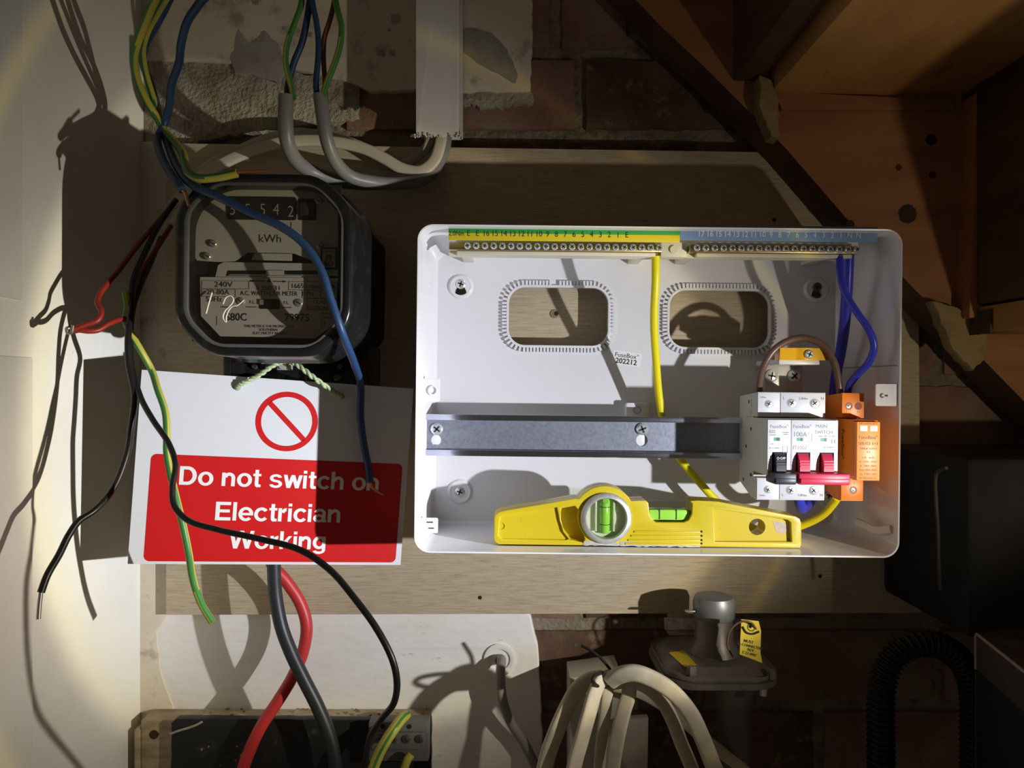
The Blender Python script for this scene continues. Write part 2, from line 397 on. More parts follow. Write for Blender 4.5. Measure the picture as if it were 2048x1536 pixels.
# white wall on the left
lw = MB().box(XL-.06, XL, -.25, DW+.03, Z0-.75, Z0+.75).build('wall_left', m_lwall, label='cream painted side wall on the left', kind='structure')
a = P(62, 715, XL*F/(62-1024)); MB().box(XL-.001, XL+.0016, .1, a.y, Z0-.75, a.z, .0008).build('raised_panel', m_lwall, lw)  # thin raised area of the wall, same paint
a = P(30, 600, XL*F/(40-1024)); MB().box(XL-.001, XL+.0022, .1, a.y, a.z, Z0+.75, .001).build('raised_panel', m_lwall, lw)
# crumbs in the corner
b = MB()
for k in range(14):
    y = random.uniform(270, 700); x = random.gauss(292, 5); p = P(x, y, .710)
    b.solid([rag(circ(p.x, p.z, random.uniform(.0012, .0026), 7), .001, .0006, 160+k)], p.y-.0008, p.y+.001)
b.build('plaster_crumb', m_filler, wb, kind='stuff')

# ------------------------------------------------------------------ staircase underside, upper right
stairs = thing('staircase', 'underside of a stained timber staircase, upper right', 'staircase', (.45, .4, Z0+.0))
DS = .655
s_out = pxo([(1215, -60), (2700, -60), (2700, 1440), (2060, 815), (1850, 600), (1700, 445), (1570, 295), (1480, 205), (1407, 132), (1320, 51)], DS)
b = MB().solid([s_out], DS, .6985)
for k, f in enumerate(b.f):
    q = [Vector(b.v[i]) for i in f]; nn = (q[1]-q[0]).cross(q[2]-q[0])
    if abs(nn.normalized().y) < .5: b.m[k] = 1  # board edges take the shade-darkened copy
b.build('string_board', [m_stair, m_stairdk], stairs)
YF = -.15
def stair_box(nm, x0, x1, z0, z1, m, y0=YF, y1=DS): MB().box(x0, x1, y0, y1, Z0+z0, Z0+z1, .001).build(nm, m, stairs)
stair_box('tread', .227, .43, .256, .278, m_tread)
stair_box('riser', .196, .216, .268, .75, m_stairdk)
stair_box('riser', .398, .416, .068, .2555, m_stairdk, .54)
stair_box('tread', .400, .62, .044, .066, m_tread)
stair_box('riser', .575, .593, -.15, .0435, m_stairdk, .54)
stair_box('tread', .0, .22, .47, .49, m_tread)
b = MB(); q = pxo([(1545, 186), (1905, 204), (1905, 222), (1560, 222)], DS); b.solid([q], DS-.004, DS+.001, .0005); b.build('tread_ledge', m_stair, stairs)
b = MB(); q = pxo([(1922, 205), (1957, 205), (1950, 640), (1908, 640)], DS); b.solid([q], DS-.022, DS+.001, .001); b.build('wedge', m_stair, stairs)
b = MB(); q = rag(pxo([(1507, 165), (1532, 175), (1545, 215), (1546, 288), (1530, 285), (1508, 230)], DS), .004, .0009, 31); b.solid([q], DS-.016, DS+.001, .001); b.build('wedge', m_wedge, stairs)
b = MB(); q = rag(pxo([(1850, 605), (1900, 618), (1960, 640), (1952, 720), (1930, 742), (1885, 690)], DS), .004, .0012, 32); b.solid([q], DS-.012, DS+.001, .001); b.build('wedge', m_wedge, stairs)
b = MB(); q = pxo([(1965, 620), (2060, 606), (2060, 660), (1965, 668)], DS-.03); b.solid([q], DS-.04, DS+.001, .001); b.build('glue_block', m_stairdk, stairs)
for k, (x, y, r) in enumerate([(1815, 428, 19), (1797, 335, 6), (1865, 350, 7), (1862, 280, 11), (1700, 449, 9)]):
    b = MB(); b.solid([rag(circ(*pxo([(x, y)], DS)[0], r*DS/F, 12), .002, .0007, 40+k)], DS-.0004, DS+.002); b.build('knot', m_knot, stairs)

# ------------------------------------------------------------------ plywood backing board
DP = .700
pq = pxo([(332, 286), (1533, 304), (1838, 612), (1842, 1226), (332, 1230)], DP)
bd = thing('backing_board', 'large weathered plywood backing board screwed to the wall', 'board', (.05, DP, Z0-.2))
MB().solid([pq], DP, DP+.019, .0006).build('plywood_sheet', [m_ply], bd)
for k, (x, y) in enumerate([(1112, 627), (1640, 1152), (1548, 440), (960, 1195)]):
    b = MB(); p = P(x, y, DP); b.solid([rag(circ(p.x, p.z, .0019 if k else .0026, 9), .001, .0007, 70+k)], DP-.0003, DP+.001); b.build('screw_hole', m_slot, bd)
b = MB(); p = P(1112, 627, DP); b.solid([rag(circ(p.x-.0014, p.z-.0004, .0042, 11), .0015, .0012, 75), circ(p.x, p.z, .0022, 9)], DP-.0008, DP+.0005); b.build('wood_splinter', m_wedge, bd)
def screw_mb(r, h=.0016, y=0, style='cross', mi0=0, mi1=1, rot=.3):
    b = MB(); b.lathe([(0, -h), (r*.72, -h), (r, -h*.45), (r, h*.6)], (0, y, 0), 'Y', 16, mi0)
    for a in ((rot, rot+math.pi/2) if style == 'cross' else (rot,)):
        b.box(-r*.62, r*.62, y-h-.00012, y-h*.5, -r*.13, r*.13, mi=mi1, M=Matrix.Rotation(a, 4, 'Y'))
    return b
def move(b, p):
    b.v = [(v[0]+p[0], v[1]+p[1], v[2]+p[2]) for v in b.v]; return b

# ================================================================== consumer unit (open metal enclosure)
CM = Matrix.Translation((.1127, 0, Z0-.0054)) @ Matrix.Rotation(.011, 4, 'Y')
CI = CM.inverted()
def cl(px, py, d): return CI @ P(px, py, d)
def co(pts, d): return pxo(pts, d, CM)
HW, HH, DF, DB = .1872, .1270, .569, .674
cu = thing('consumer_unit', 'white metal consumer unit enclosure, cover off, screwed to plywood', 'fuse box', (0, DP, -HH), CM)
b = MB(); n = 9
loops = [(0, DF+.1305), (0, DF+.002), (.0006, DF), (.0016, DF+.0004), (.0020, DF+.003), (.0024, DB-.004), (.0060, DB)]
rings = []
for ins, y in loops:
    q = rr(-HW+ins, HW-ins, -HH+ins, HH-ins, max(.0125-ins*.6, .006), n); rings.append([(x, y, z) for x, z in q])
m = len(rings[0]); vs = [p for r in rings for p in r]; fs = []
for i in range(len(rings)-1):
    for k in range(m): fs.append((i*m+k, (i+1)*m+k, (i+1)*m+(k+1) % m, i*m+(k+1) % m))
b.add(vs, fs); b.build('side_walls', m_white, cu, CM, 50)
# back panel with two openings and key holes
def ko(x0, x1, y0, y1, r, d): 
    p0 = cl(x0, y1, d); p1 = cl(x1, y0, d); return p0.x, p1.x, p0.z, p1.z
K1 = ko(1017, 1216, 577, 690, 0, DB); K2 = ko(1337, 1538, 583, 694, 0, DB)
holes = [rr(K1[0]-.002, K1[1]+.002, K1[2]-.002, K1[3]+.002, .0155, 8), rr(K2[0]-.002, K2[1]+.002, K2[2]-.002, K2[3]+.002, .0155, 8)]
scr = [(922, 569), (1632, 575), (920, 983), (1655, 990)]
for i, (x, y) in enumerate(scr):
    p = cl(x, y, DB)
    if i < 2: holes.append([(p.x-.0028, p.z-.0022), (p.x-.0046, p.z-.0046)] + [(p.x+.0052*math.cos(a), p.z-.0075+.0052*math.sin(a)) for a in [math.radians(160+220*k/10) for k in range(11)]] + [(p.x+.0028, p.z-.0022), (p.x+.0028, p.z+.0022), (p.x-.0028, p.z+.0022)])
    else: holes.append(circ(p.x, p.z, .003, 12))
MB().solid([rr(-HW+.003, HW-.003, -HH+.003, HH-.003, .008, 8)]+holes, DB, DB+.002).build('back_panel', m_white, cu, CM)
for i, (x, y) in enumerate(scr):
    p = cl(x, y, DB)
    b = MB(); prof = [(.0115, 0), (.0108, -.0012), (.0098, -.0026), (.0090, -.0028), (.0080, -.0022)]
    seg = 28; vs = []; fs = []
    zc = p.z-.002 if i < 2 else p.z
    for r, h in prof: vs += [(p.x+r*math.cos(2*math.pi*k/seg), DB+h, zc+r*math.sin(2*math.pi*k/seg)) for k in range(seg)]
    # the face of the pressed boss keeps the key hole open
    for j in range(len(prof)-1):
        for k in range(seg): fs.append((j*seg+k, (j+1)*seg+k, (j+1)*seg+(k+1) % seg, j*seg+(k+1) % seg))
    b.add(vs, fs)
    inner = [vs[(len(prof)-1)*seg+k] for k in range(seg)]
    b.solid([[(q[0], q[2]) for q in inner], holes[2+i]], DB-.0024, DB-.0004)
    b.build('pressed_boss', m_white, cu, CM, 60)
    s = move(screw_mb(.0044 if i != 1 else .0042, .0018, 0, rot=.35), (p.x, DB-.0022, p.z)); s.build('fixing_screw', [m_dark if i == 1 else m_steel, m_slot], cu, CM, label='cross-head fixing screw')
# toothed edging strips round the openings
for K, sdv in ((K1, 1), (K2, 2)):
    b = MB(); r = .0145
    ring_o = rr(K[0]-.0022, K[1]+.0022, K[2]-.0022, K[3]+.0022, r+.0022, 8); ring_i = rr(K[0], K[1], K[2], K[3], r, 8)
    b.solid([ring_o, ring_i], DB-.0035, DB+.0035, .0003)
    w_, h_ = K[1]-K[0]-2*r, K[3]-K[2]-2*r; per = 2*(w_+h_)+2*math.pi*r; nt_ = int(per/.00305)
    def onp(t):
        t %= per
        for (L_, p0, dr, nr) in ((w_, (K[0]+r, K[3]), (1, 0), (0, 1)), (math.pi*r/2, (K[1]-r, K[3]-r), None, 90), (h_, (K[1], K[3]-r), (0, -1), (1, 0)), (math.pi*r/2, (K[1]-r, K[2]+r), None, 0),
                               (w_, (K[1]-r, K[2]), (-1, 0), (0, -1)), (math.pi*r/2, (K[0]+r, K[2]+r), None, -90), (h_, (K[0], K[2]+r), (0, 1), (-1, 0)), (math.pi*r/2, (K[0]+r, K[3]-r), None, 180)):
            if t < L_:
                if dr: return (p0[0]+dr[0]*t, p0[1]+dr[1]*t), nr
                a = math.radians(nr)-t/r; return (p0[0]+r*math.cos(a), p0[1]+r*math.sin(a)), (math.cos(a), math.sin(a))
            t -= L_
        return (K[0]+r, K[3]), (0, 1)
    for k in range(nt_):
        if sdv == 1 and k in (8, 9): continue
        q, nr = onp((k+.5)*per/nt_)
        M = Matrix.Translation((q[0], 0, q[1])) @ Matrix.Rotation(-math.atan2(nr[1], nr[0]), 4, 'Y')
        b.box(.0018, .0062, DB-.0032, DB-.0002, -.00105, .00105, M=M)
    b.build('toothed_edging', m_white, cu, CM, kind='stuff')
# brackets on the side walls
def tab(x0, x1, y0, y1, d, hole=None, slots=None, nm='cover_bracket', tilt=0):
    p0 = cl(x0, y1, d); p1 = cl(x1, y0, d); b = MB()
    hs = []
    if hole: c = cl(*hole[:2], d); hs.append(circ(c.x, c.z, hole[2]*d/F, 14))
    for s_ in slots or []:
        a, e = cl(s_[0], s_[3], d), cl(s_[1], s_[2], d); hs.append(rr(a.x, e.x, a.z, e.z, .0005, 2))
    b.solid([rr(p0.x, p1.x, p0.z, p1.z, .0012, 3)]+hs, d, d+.0014, .0003)
    return b
tb = tab(840, 880, 757, 803, .60, (866, 781, 7)); c = cl(866, 781, .60)
tb.lathe([(.0034, 0), (.0042, -.0012), (.0030, -.0016), (.0026, .0012)], (c.x, .60, c.z), 'Y', 16)
p0 = cl(840, 803, .60); p1 = cl(843, 757, .60); tb.box(-HW+.0022, p1.x, .6002, .6014, p0.z, p1.z); tb.build('cover_bracket', m_white, cu, CM, 20)
tb = tab(838, 876, 1036, 1066, .595, None, [(848, 866, 1043, 1046), (850, 868, 1055, 1058)]); p0 = cl(838, 1066, .595); p1 = cl(840, 1036, .595); tb.box(-HW+.0022, p1.x, .5952, .5965, p0.z, p1.z)
tb.build('cover_bracket', m_white, cu, CM, 20)
tb = tab(1751, 1794, 768, 812, .5715, (1764, 791, 4.5), [(1764, 1776, 789.5, 792.5)]); p0 = cl(1790, 812, .5715); p1 = cl(1794, 768, .5715); tb.box(p1.x-.0012, p1.x, .5716, .586, p0.z, p1.z, .0002)
tb.box(p1.x-.0012, HW-.0022, .5848, .586, p0.z, p1.z); tb.build('cover_bracket', m_white, cu, CM, 20)
b = MB(); z1 = cl(1770, 1058, .58).z
b.tube([cl(1782, 1058, .577), cl(1752, 1060, .59), cl(1725, 1048, .605), cl(1712, 1044, .612)], .002, 8, 6, flat=(.0034, .0012), ref=Vector((0, 0, 1)))
b.box(cl(1778, 1058, .58).x, HW-.002, .576, .5775, z1-.003, z1+.003); b.build('spring_clip', m_white, cu, CM)
# seams of the cable-entry cut-outs on the right wall
b = MB()
for (ya, yb, za, zb) in ((.572, .668, .0215, .0222), (.6665, .6672, .0215, .095)):
    b.box(HW-.0026, HW-.0022, ya, yb, za, zb)
b.build('wall_seam', m_inkg, cu, CM)
b = MB(); q = co([(1252, 806), (1298, 806), (1298, 834), (1252, 834)], .662); b.solid([rr(q[3][0], q[1][0], q[3][1], q[1][1], .002, 3)], .662, DB, .0006)
b.build('rail_standoff', m_white, cu, CM)
b = MB(); c = cl(1274, 820, .662); b.solid([circ(c.x, c.z, .0034, 16), circ(c.x, c.z, .0028, 16)], .6617, .6622); b.build('embossed_ring', m_inkg, cu, CM)
# sticker
b = MB(); c = cl(1253, 717, DB); RS = Matrix.Translation((c.x, DB, c.z)) @ Matrix.Rotation(.12, 4, 'Y')
sk = MB().solid([rr(-.0132, .0132, -.0062, .0062, .0016, 4)], -.0003, .0001); sk.v = [tuple(RS @ Vector(v)) for v in sk.v]
so = sk.build('batch_sticker', mat('sticker_paper', (.86, .86, .86), .5), cu, CM)
b = MB(); b.text('FuseBox°', 0, -.0004, .0006, .0058, M=RS, ext=.00003); b.text('202212', 0, -.0004, -.0050, .0066, M=RS, bold=.02, ext=.00003); b.build('lettering', m_ink, so, CM)
# ------------------------------------------------------------------ earth and neutral bars with their label strips
def frame_x(px, py, d): return cl(px, py, d)
DBAR = .590
def bar(name, label, x0, x1, scr_x0, scr_n, scr_dx, ys, metal):
    yc = (ys[0]+ys[1])/2
    a = cl(x0, yc, DBAR); e = cl(x1, yc, DBAR); z = cl((x0+x1)/2, yc, DBAR).z
    t = thing(name, label, 'terminal bar', ((a.x+e.x)/2, DB, z-.006), CM)
    b = MB(); b.box(a.x, e.x, DBAR, DBAR+.010, z-.0030, z+.0030, .0004); br = b.build('bar', metal, t, CM)
    b = MB(); b.box(a.x-.001, e.x+.001, DBAR+.0102, DBAR+.018, z-.0062, z+.0058, .0008); b.box(a.x+.006, e.x-.004, DBAR+.004, DBAR+.0102, z+.0032, z+.0058, .0004); b.box(a.x+.006, e.x-.004, DBAR+.003, DBAR+.0102, z-.0062, z-.0032, .0006)
    for xx in (a.x+.006, e.x-.014): b.box(xx, xx+.010, DBAR+.018, DB-.0001, z+.0005, z+.0065, .0008)
    b.build('holder', m_cream, t, CM)
    sx = cl(scr_x0, yc, DBAR).x; dx = scr_dx*DBAR/F
    s0 = None
    for k in range(scr_n):
        rn = random.Random(k+scr_n); s = screw_mb(.00262, .0017, 0, rot=rn.uniform(0, 1.5)); move(s, (sx+k*dx, DBAR-.0012, z))
        s.build('screw', [m_steel, m_slot], t, CM)
    return t, z
earth, ze = bar('earth_terminal_bar', 'brass earth bar with screws under the green and yellow strip', 898, 1323, 935, 23, 17.4, (491, 497), m_brass)
neut, zn = bar('neutral_terminal_bar', 'neutral bar with screws under the pale blue strip', 1380, 1718, 1393, 19, 17.7, (497, 499), m_brass)
b = MB(); p = cl(1351, 497, DBAR); b.box(p.x-.0105, p.x+.0105, DBAR+.006, DBAR+.018, p.z-.0058, p.z+.0062, .0008)
b.solid([circ(p.x, p.z, .0033, 16)], DBAR+.0045, DBAR+.0062); b.build('bridge_piece', m_cream, earth, CM)
for nm, lab, x0, x1, y0, y1 in (('earth_label_strip', 'green over yellow number strip along the top of the fuse box', 897, 1360, 447, 482), ('neutral_label_strip', 'pale blue number strip along the top right of the fuse box', 1360, 1755, 458, 486)):
    d = .577
    t = thing(nm, lab, 'label strip', (cl((x0+x1)/2, 465, d).x, d, cl((x0+x1)/2, 486, d).z), CM)
    zt = cl((x0+x1)/2, 451.5, d).z; zb = cl((x0+x1)/2, 482.5, d).z; zm = zt+(zb-zt)*.53; xa = cl(x0, 465, d).x; xb = cl(x1, 465, d).x
    if x0 == 897:
        MB().box(xa, xb, d, d+.0011, zm, zt, .0002).build('green_band', m_green, t, CM); MB().box(xa, xb, d, d+.0011, zb, zm-.00001, .0002).build('yellow_band', m_yellowl, t, CM)
        b = MB(); zz = zm-.0022
        b.text('2.0Nm', cl(913, 465, d).x, d-.0001, zz, .0052, ext=.00003, sx=.85)
        for k, s in enumerate(['E', 'E']+[str(q) for q in range(16, 0, -1)]+['E']): b.text(s, cl(937+17.6*k, 465, d).x, d-.0001, zz, .0062, ext=.00003, sx=.9)
        b.build('numbering', m_ink, t, CM)
    else:
        MB().box(xa, xb, d, d+.0011, zb, zt, .0002).build('blue_band', m_bluel, t, CM)
        b = MB()
        for k, s in enumerate([str(q) for q in range(17, 0, -1)]+['N', 'N']): b.text(s, cl(1402+17.5*k, 465, d).x, d-.0001, zm-.0026, .0062, ext=.00003, sx=.9)
        b.build('numbering', m_inkw, t, CM)
    MB().box(xa+.004, xb-.004, d+.0012, DBAR+.012, zt-.0012, zt-.0004).build('strip_carrier', m_cream, t, CM)
    MB().box(xa+.004, xb-.004, DBAR+.0105, DBAR+.012, ze+.0058, zt-.0012).build('strip_carrier', m_cream, t, CM)

# ------------------------------------------------------------------ DIN rail
DR = .624
t = thing('din_rail', 'zinc plated mounting rail across the fuse box', 'mounting rail', (cl(1160, 873, DR).x, DB, cl(1160, 916, DR).z), CM)
a = cl(851, 873, DR); e = cl(1660, 873, DR); zc = cl(1165, 873, DR).z
xa, xb = a.x, e.x
hs = []
for x in (874, 1284):
    p = cl(x, 866, DR+.006); hs += [[(p.x+.0050*math.cos(q), p.z-.0062+.0050*math.sin(q)) for q in [math.radians(122+296*k/14) for k in range(15)]] + [(p.x+.0026, p.z), (p.x-.0026, p.z)]]
b = MB(); DRB = DR+.006
b.solid([[(xa, zc-.0125), (xb, zc-.0125), (xb, zc+.0125), (xa, zc+.0125)]]+hs, DRB, DRB+.001)
for s in (-1, 1):
    z1, z2 = sorted((zc+s*.0125, zc+s*.0135)); b.box(xa, xb, DR, DRB+.001, z1, z2)
    z1, z2 = sorted((zc+s*.0126, zc+s*.0175)); MB().box(xa, xb, DR-.001, DR-.0001, z1, z2, .0003).build('rail_lip', m_zincf, t, CM)
b.build('rail_profile', m_zinc, t, CM)
for k, x in enumerate((874, 1284)):
    p = cl(x, 858, DR+.006); s = screw_mb(.0052, .0022, 0, rot=.7+.5*k); move(s, (p.x, DRB-.0005, p.z)); s.build('rail_screw', [m_steel, m_slot], t, CM)
for x in (874, 1274):
    p = cl(x, 873, DR); MB().box(p.x-.008, p.x+.008, DRB+.0012, DB-.0001, zc-.009, zc+.009, .001).build('standoff', m_white, t, CM)

# ------------------------------------------------------------------ modular devices on the rail
DT, DN = .585, .5625      # terminal faces and nose faces
ZT = cl(1580, 785, DT).z; ZB = cl(1580, 1000, DT).z; ZM1 = cl(1600, 839, DN).z; ZM0 = cl(1600, 951, DN).z
def module(name, label, cat, x0, n, side, face, mside, nose=None, tv=.0195):
    w = .0178*n; x1 = x0+w
    t = thing(name, label, cat, ((x0+x1)/2, DR, ZB), CM)
    # side profile (depth, z) extruded along x
    prof = [(DR+.006, ZT-.004), (DT, ZT), (DT, ZT-tv), (DT+.010, ZT-tv), (DT+.010, ZM1), (DN+.0006, ZM1), (DN, ZM1-.0012),
            (DN, ZM0), (DT+.008, ZM0-.0005), (DT+.008, ZB+.0172), (DT, ZB+.0172), (DT, ZB), (DT+.012, ZB), (DR+.006, ZB+.010)]
    def ext(pr, xa, xb, bev=.0):
        cu_ = MB().solid([[(p[0], p[1]) for p in pr]], 0, 1)   # x=depth, z
        out = MB(); out.f = cu_.f; out.m = cu_.m
        out.v = [(xa + v[1]*(xb-xa), v[0], v[2]) for v in cu_.v]; return out
    ext(prof, x0, x1).build('case', [side], t, CM, 30)
    # separate front faces, a shade whiter than the moulded sides
    g = .00015
    MB().box(x0+g, x1-g, DT-.0006, DT+.0002, ZT-tv+.0004, ZT-.0004, .0003).build('terminal_cover', face, t, CM)
    MB().box(x0+g, x1-g, DT-.0006, DT+.0002, ZB+.0004, ZB+.0168, .0003).build('terminal_cover', face, t, CM)
    return t, x0, x1
def term_screws(t, xs, z, r=.0031, mh=m_steel):
    for k, x in enumerate(xs):
        b = MB(); b.lathe([(r*1.18, -.0008), (r*1.18, -.0006), (r*1.0, .001)], (x, DT, z), 'Y', 18); b.solid([circ(x, z, r*1.15, 18)], DT-.00075, DT-.0006); o = b.build('screw_well', m_slot if mh is m_slot else m_modside, t, CM)
        s = screw_mb(r*.92, .0004, 0, rot=.5+.4*k); move(s, (x-.0003, DT-.0009, z)); s.build('terminal_screw', [m_steel, m_slot], t, CM)
def nose(t, x0, x1, face, m1=None, slots=()):
    b = MB(); g = .0001
    hs = [[(a, z0_), (b_, z0_), (b_, z1_), (a, z1_)] for a, b_, z0_, z1_ in slots]
    b.solid([[(x0+g, ZM0+.0002), (x1-g, ZM0+.0002), (x1-g, ZM1-.0004), (x0+g, ZM1-.0004)]]+hs, DN-.0014, DN+.0001, .0003)
    b.build('nose_cover', face, t, CM)
# three pole-widths: one breaker, one double main switch
X0 = cl(1515, 800, DT).x
ZTG1 = cl(1600, 906, DN).z; ZTG0 = cl(1600, 948, DN).z
def toggles(t, xs, m, bar_x0, bar_x1, wdt=.0072):
    b = MB()
    for x in xs:
        # a curved rocker: quarter drum plus grip
        pr = []
        for k in range(9):
            a = math.radians(-5+95*k/8); pr.append((DN-.0010-.0062*math.cos(a), ZTG1-.0145+.0145*math.sin(a)))
        pr = [(DN+.001, ZTG1-.016)]+pr+[(DN+.001, ZTG1)]
        q = MB().solid([pr], 0, 1)
        b.add([(x-wdt/2+v[1]*wdt, v[0], v[2]) for v in q.v], q.f)
        for zz in (.0055, .0075, .0095): b.box(x-wdt/2+.0002, x+wdt/2-.0002, DN-.0012-.0062*math.cos(math.asin((.0145-zz)/.0145))-.0004, DN-.001, ZTG1-zz-.0003, ZTG1-zz+.0003)
    b.build('rocker', m, t, CM)
    b = MB(); zc_ = cl(1600, 957, .552).z
    b.box(bar_x0, bar_x1, .5475, DN+.004, zc_-.0042, zc_+.0042, .0012); b.box(bar_x0+.001, bar_x1-.001, .5468, .549, zc_-.0030, zc_+.0006, .0004)
    b.build('handle', m, t, CM)
slot_z = (ZTG0-.0003+.0002, ZTG1+.0006)
# breaker
t, x0, x1 = module('circuit_breaker', 'white single circuit breaker with black handle, left of the red-handled switch', 'circuit breaker', X0, 1, m_modside, m_mod, m_modside)
xm = (x0+x1)/2
nose(t, x0, x1, m_mod, None, [(xm-.0052, xm+.0058, ZM0+.0010, slot_z[1])])
MB().box(xm-.0062, xm+.0062, DN-.0004, DN+.0003, ZM0+.0005, slot_z[1]+.001).build('rocker_slot', m_slot, t, CM)
toggles(t, [xm-.0002], m_toggb, x0+.0006, x1-.0004)
term_screws(t, [x0+.0090], cl(1538, 808, DT).z, .0030); term_screws(t, [x0+.0090], cl(1538, 979, DT).z, .0030)
b = MB(); d = DN-.0015
b.text('FuseBox°', xm, d, cl(1550, 856, DN).z, .0037, ext=.00002, bold=.01); b.text('B32', x0+.0036, d, cl(1550, 866, DN).z, .0033, ext=.00002, bold=.012, sx=.9)
b.text('BTM6032', x0+.0040, d, cl(1550, 871, DN).z, .0013, ext=.00002); b.text('230/400V~\n6000A', x0+.0138, d, cl(1550, 866, DN).z, .0014, ext=.00002)
b.text('BS EN 60898-1', x0+.0056, d, cl(1550, 897, DN).z, .0014, ext=.00002); b.text('32A', x0+.0034, d, cl(1550, 889, DN).z, .0014, ext=.00002); b.text('2.0Nm', x0+.0042, DT-.0008, cl(1530, 796, DT).z, .0017, ext=.00002); b.text('2.0Nm', x0+.0042, DT-.0008, cl(1530, 992, DT).z, .0017, ext=.00002)
b.solid([rr(x0+.0115, x0+.0153, cl(1, 888, DN).z, cl(1, 875, DN).z, .0004, 2), rr(x0+.0118, x0+.0150, cl(1, 887.5, DN).z, cl(1, 875.5, DN).z, .0003, 2)], d, d+.00002)
b.build('lettering', m_inkg, t, CM)
b = MB(); z = cl(1546, 878, DN).z; b.box(x0+.0048, x0+.0066, d, d+.0002, z-.0013, z+.0013); b.box(x0+.0066, x0+.0094, d, d+.0002, z-.0013, z+.0013, mi=1); b.build('indicator', [m_flag, m_flagd], t, CM)
b = MB(); b.text('O·OFF', xm, DN-.0060, ZTG1-.0045, .0026, ext=.00003, bold=.012, sx=.9); b.build('handle_lettering', m_inkw, t, CM)
for zz, yy in ((ZT-.008, .606), (ZT-.030, .600), (ZT-.045, .612), (ZT-.067, .598), (ZB+.012, .618), (ZB+.018, .600)):
    b = MB(); b.lathe([(.0014, -.0003), (.0014, .0003)], (x0, yy, zz), 'X', 12); b.build('rivet', m_dark, t, CM)
b = MB()
for zz in (ZT-.006, ZT-.014): b.box(x0-.0002, x0+.0002, .600, .6004, zz-.006, zz)
b.box(x0-.0002, x0+.0002, .600, .612, ZT-.0204, ZT-.0200); b.build('case_seam', m_inkg, t, CM)
XB1 = x1
# main switch
t, x0, x1 = module('main_switch', 'white double-width main switch with one wide red handle', 'main switch', XB1+.0002, 2, m_modside, m_mod, m_modside)
xq = [x0+.0085, x0+.0265]
nose(t, x0, x1, m_mod, None, [(x-.0048, x+.0060, ZM0+.0010, slot_z[1]) for x in xq])
MB().box(x0+.002, x1-.002, DN-.0004, DN+.0003, ZM0+.0005, slot_z[1]+.001).build('rocker_slot', m_slot, t, CM)
toggles(t, xq, m_toggr, x0+.0010, x1+.0035, .0076)
for y in (806, 980): term_screws(t, [x0+.0092, x0+.0272], cl(1580, y, DT).z, .0036)
b = MB()
b.text('FuseBox°', x0+.0082, d, cl(1600, 856, DN).z, .0037, ext=.00002, bold=.01); b.text('100A', x0+.0066, d, cl(1600, 873, DN).z, .0050, ext=.00002, bold=.01); b.text('IT1002', x0+.0066, d, cl(1600, 899, DN).z, .0044, ext=.00002, sx=.85)
b.text('MAIN', x0+.0228, d, cl(1600, 855, DN).z, .0036, ext=.00002); b.text('SWITCH', x0+.0246, d, cl(1600, 867, DN).z, .0036, ext=.00002); b.text('100A 230V~ AC22A', x0+.0268, d, cl(1600, 873, DN).z, .0015, ext=.00002)
b.text('BS EN 60947-3', x0+.0290, d, cl(1600, 895, DN).z, .0014, ext=.00002); b.text('I', x0+.0132, d, cl(1600, 868, DN).z, .0024, ext=.00002); b.text('O', x0+.0132, d, cl(1600, 884, DN).z, .0024, ext=.00002)
z0_, z1_ = cl(1600, 884, DN).z, cl(1600, 866, DN).z; b.box(x0+.0154, x0+.0157, d, d+.00002, z0_, z1_)
for xx in (x0+.0310, x0+.0332): b.text('⌇', xx, d, cl(1600, 886, DN).z, .004, ext=.00002); b.box(xx-.0006, xx-.0003, d, d+.00002, z0_-.0008, z0_+.0024); b.box(xx-.0006, xx+.0006, d, d+.00002, z0_+.0030, z0_+.0033)
for y in (799, 992): b.text('L', x0+.0026, DT-.0008, cl(1580, y, DT).z, .0032, ext=.00002); b.text('N', x0+.0330, DT-.0008, cl(1580, y, DT).z, .0032, ext=.00002); b.text('2.0Nm', x0+.0180, DT-.0008, cl(1580, y, DT).z, .0026, ext=.00002)
b.build('lettering', m_inkg, t, CM)
b = MB(); z = cl(1546, 878, DN).z
for xx in (x0+.0042, x0+.0222): b.box(xx, xx+.0026, d, d+.0002, z-.0013, z+.0013); b.box(xx+.0026, xx+.0047, d, d+.0002, z-.0013, z+.0013, mi=1)
b.build('indicator', [m_flag, m_flagd], t, CM)
# surge protector
XS = cl(1683, 800, DT).x
t, x0, x1 = module('surge_protector', 'bright orange surge protector beside the white switches', 'surge protector', XS, 1, m_orange, m_orange, m_orange)
ZN0 = cl(1720, 961, DN-.003).z
MB().box(x0+.0001, x1-.0001, DN-.004, DT+.009, ZN0, ZM1-.001, .0006).build('plug_cartridge', m_orangel, t, CM)
dd = DN-.0042
b = MB(); z = cl(1720, 857, DN-.004).z
for xx in (x0+.0022, x0+.0098): b.box(xx, xx+.0058, dd-.0001, dd+.0004, z-.0020, z+.0022, .0003)
b.build('status_window', mat('white_window', (.88, .86, .84), .4), t, CM)
b = MB(); xm = (x0+x1)/2; zz = lambda y: cl(1725, y, DN-.004).z
b.text('RED:REPLACE', xm, dd-.0001, zz(849), .0021, ext=.00002, sx=1.1); b.text('FuseBox°', xm, dd-.0001, zz(878), .0038, ext=.00002); b.text('SPDT2 1+1', xm, dd-.0001, zz(890), .0032, ext=.00002); b.text('SPDCUT2', xm, dd-.0001, zz(899), .0020, ext=.00002, sx=1.5); b.text('T2', xm, dd-.0001, zz(906), .0022, ext=.00002, sx=1.2)
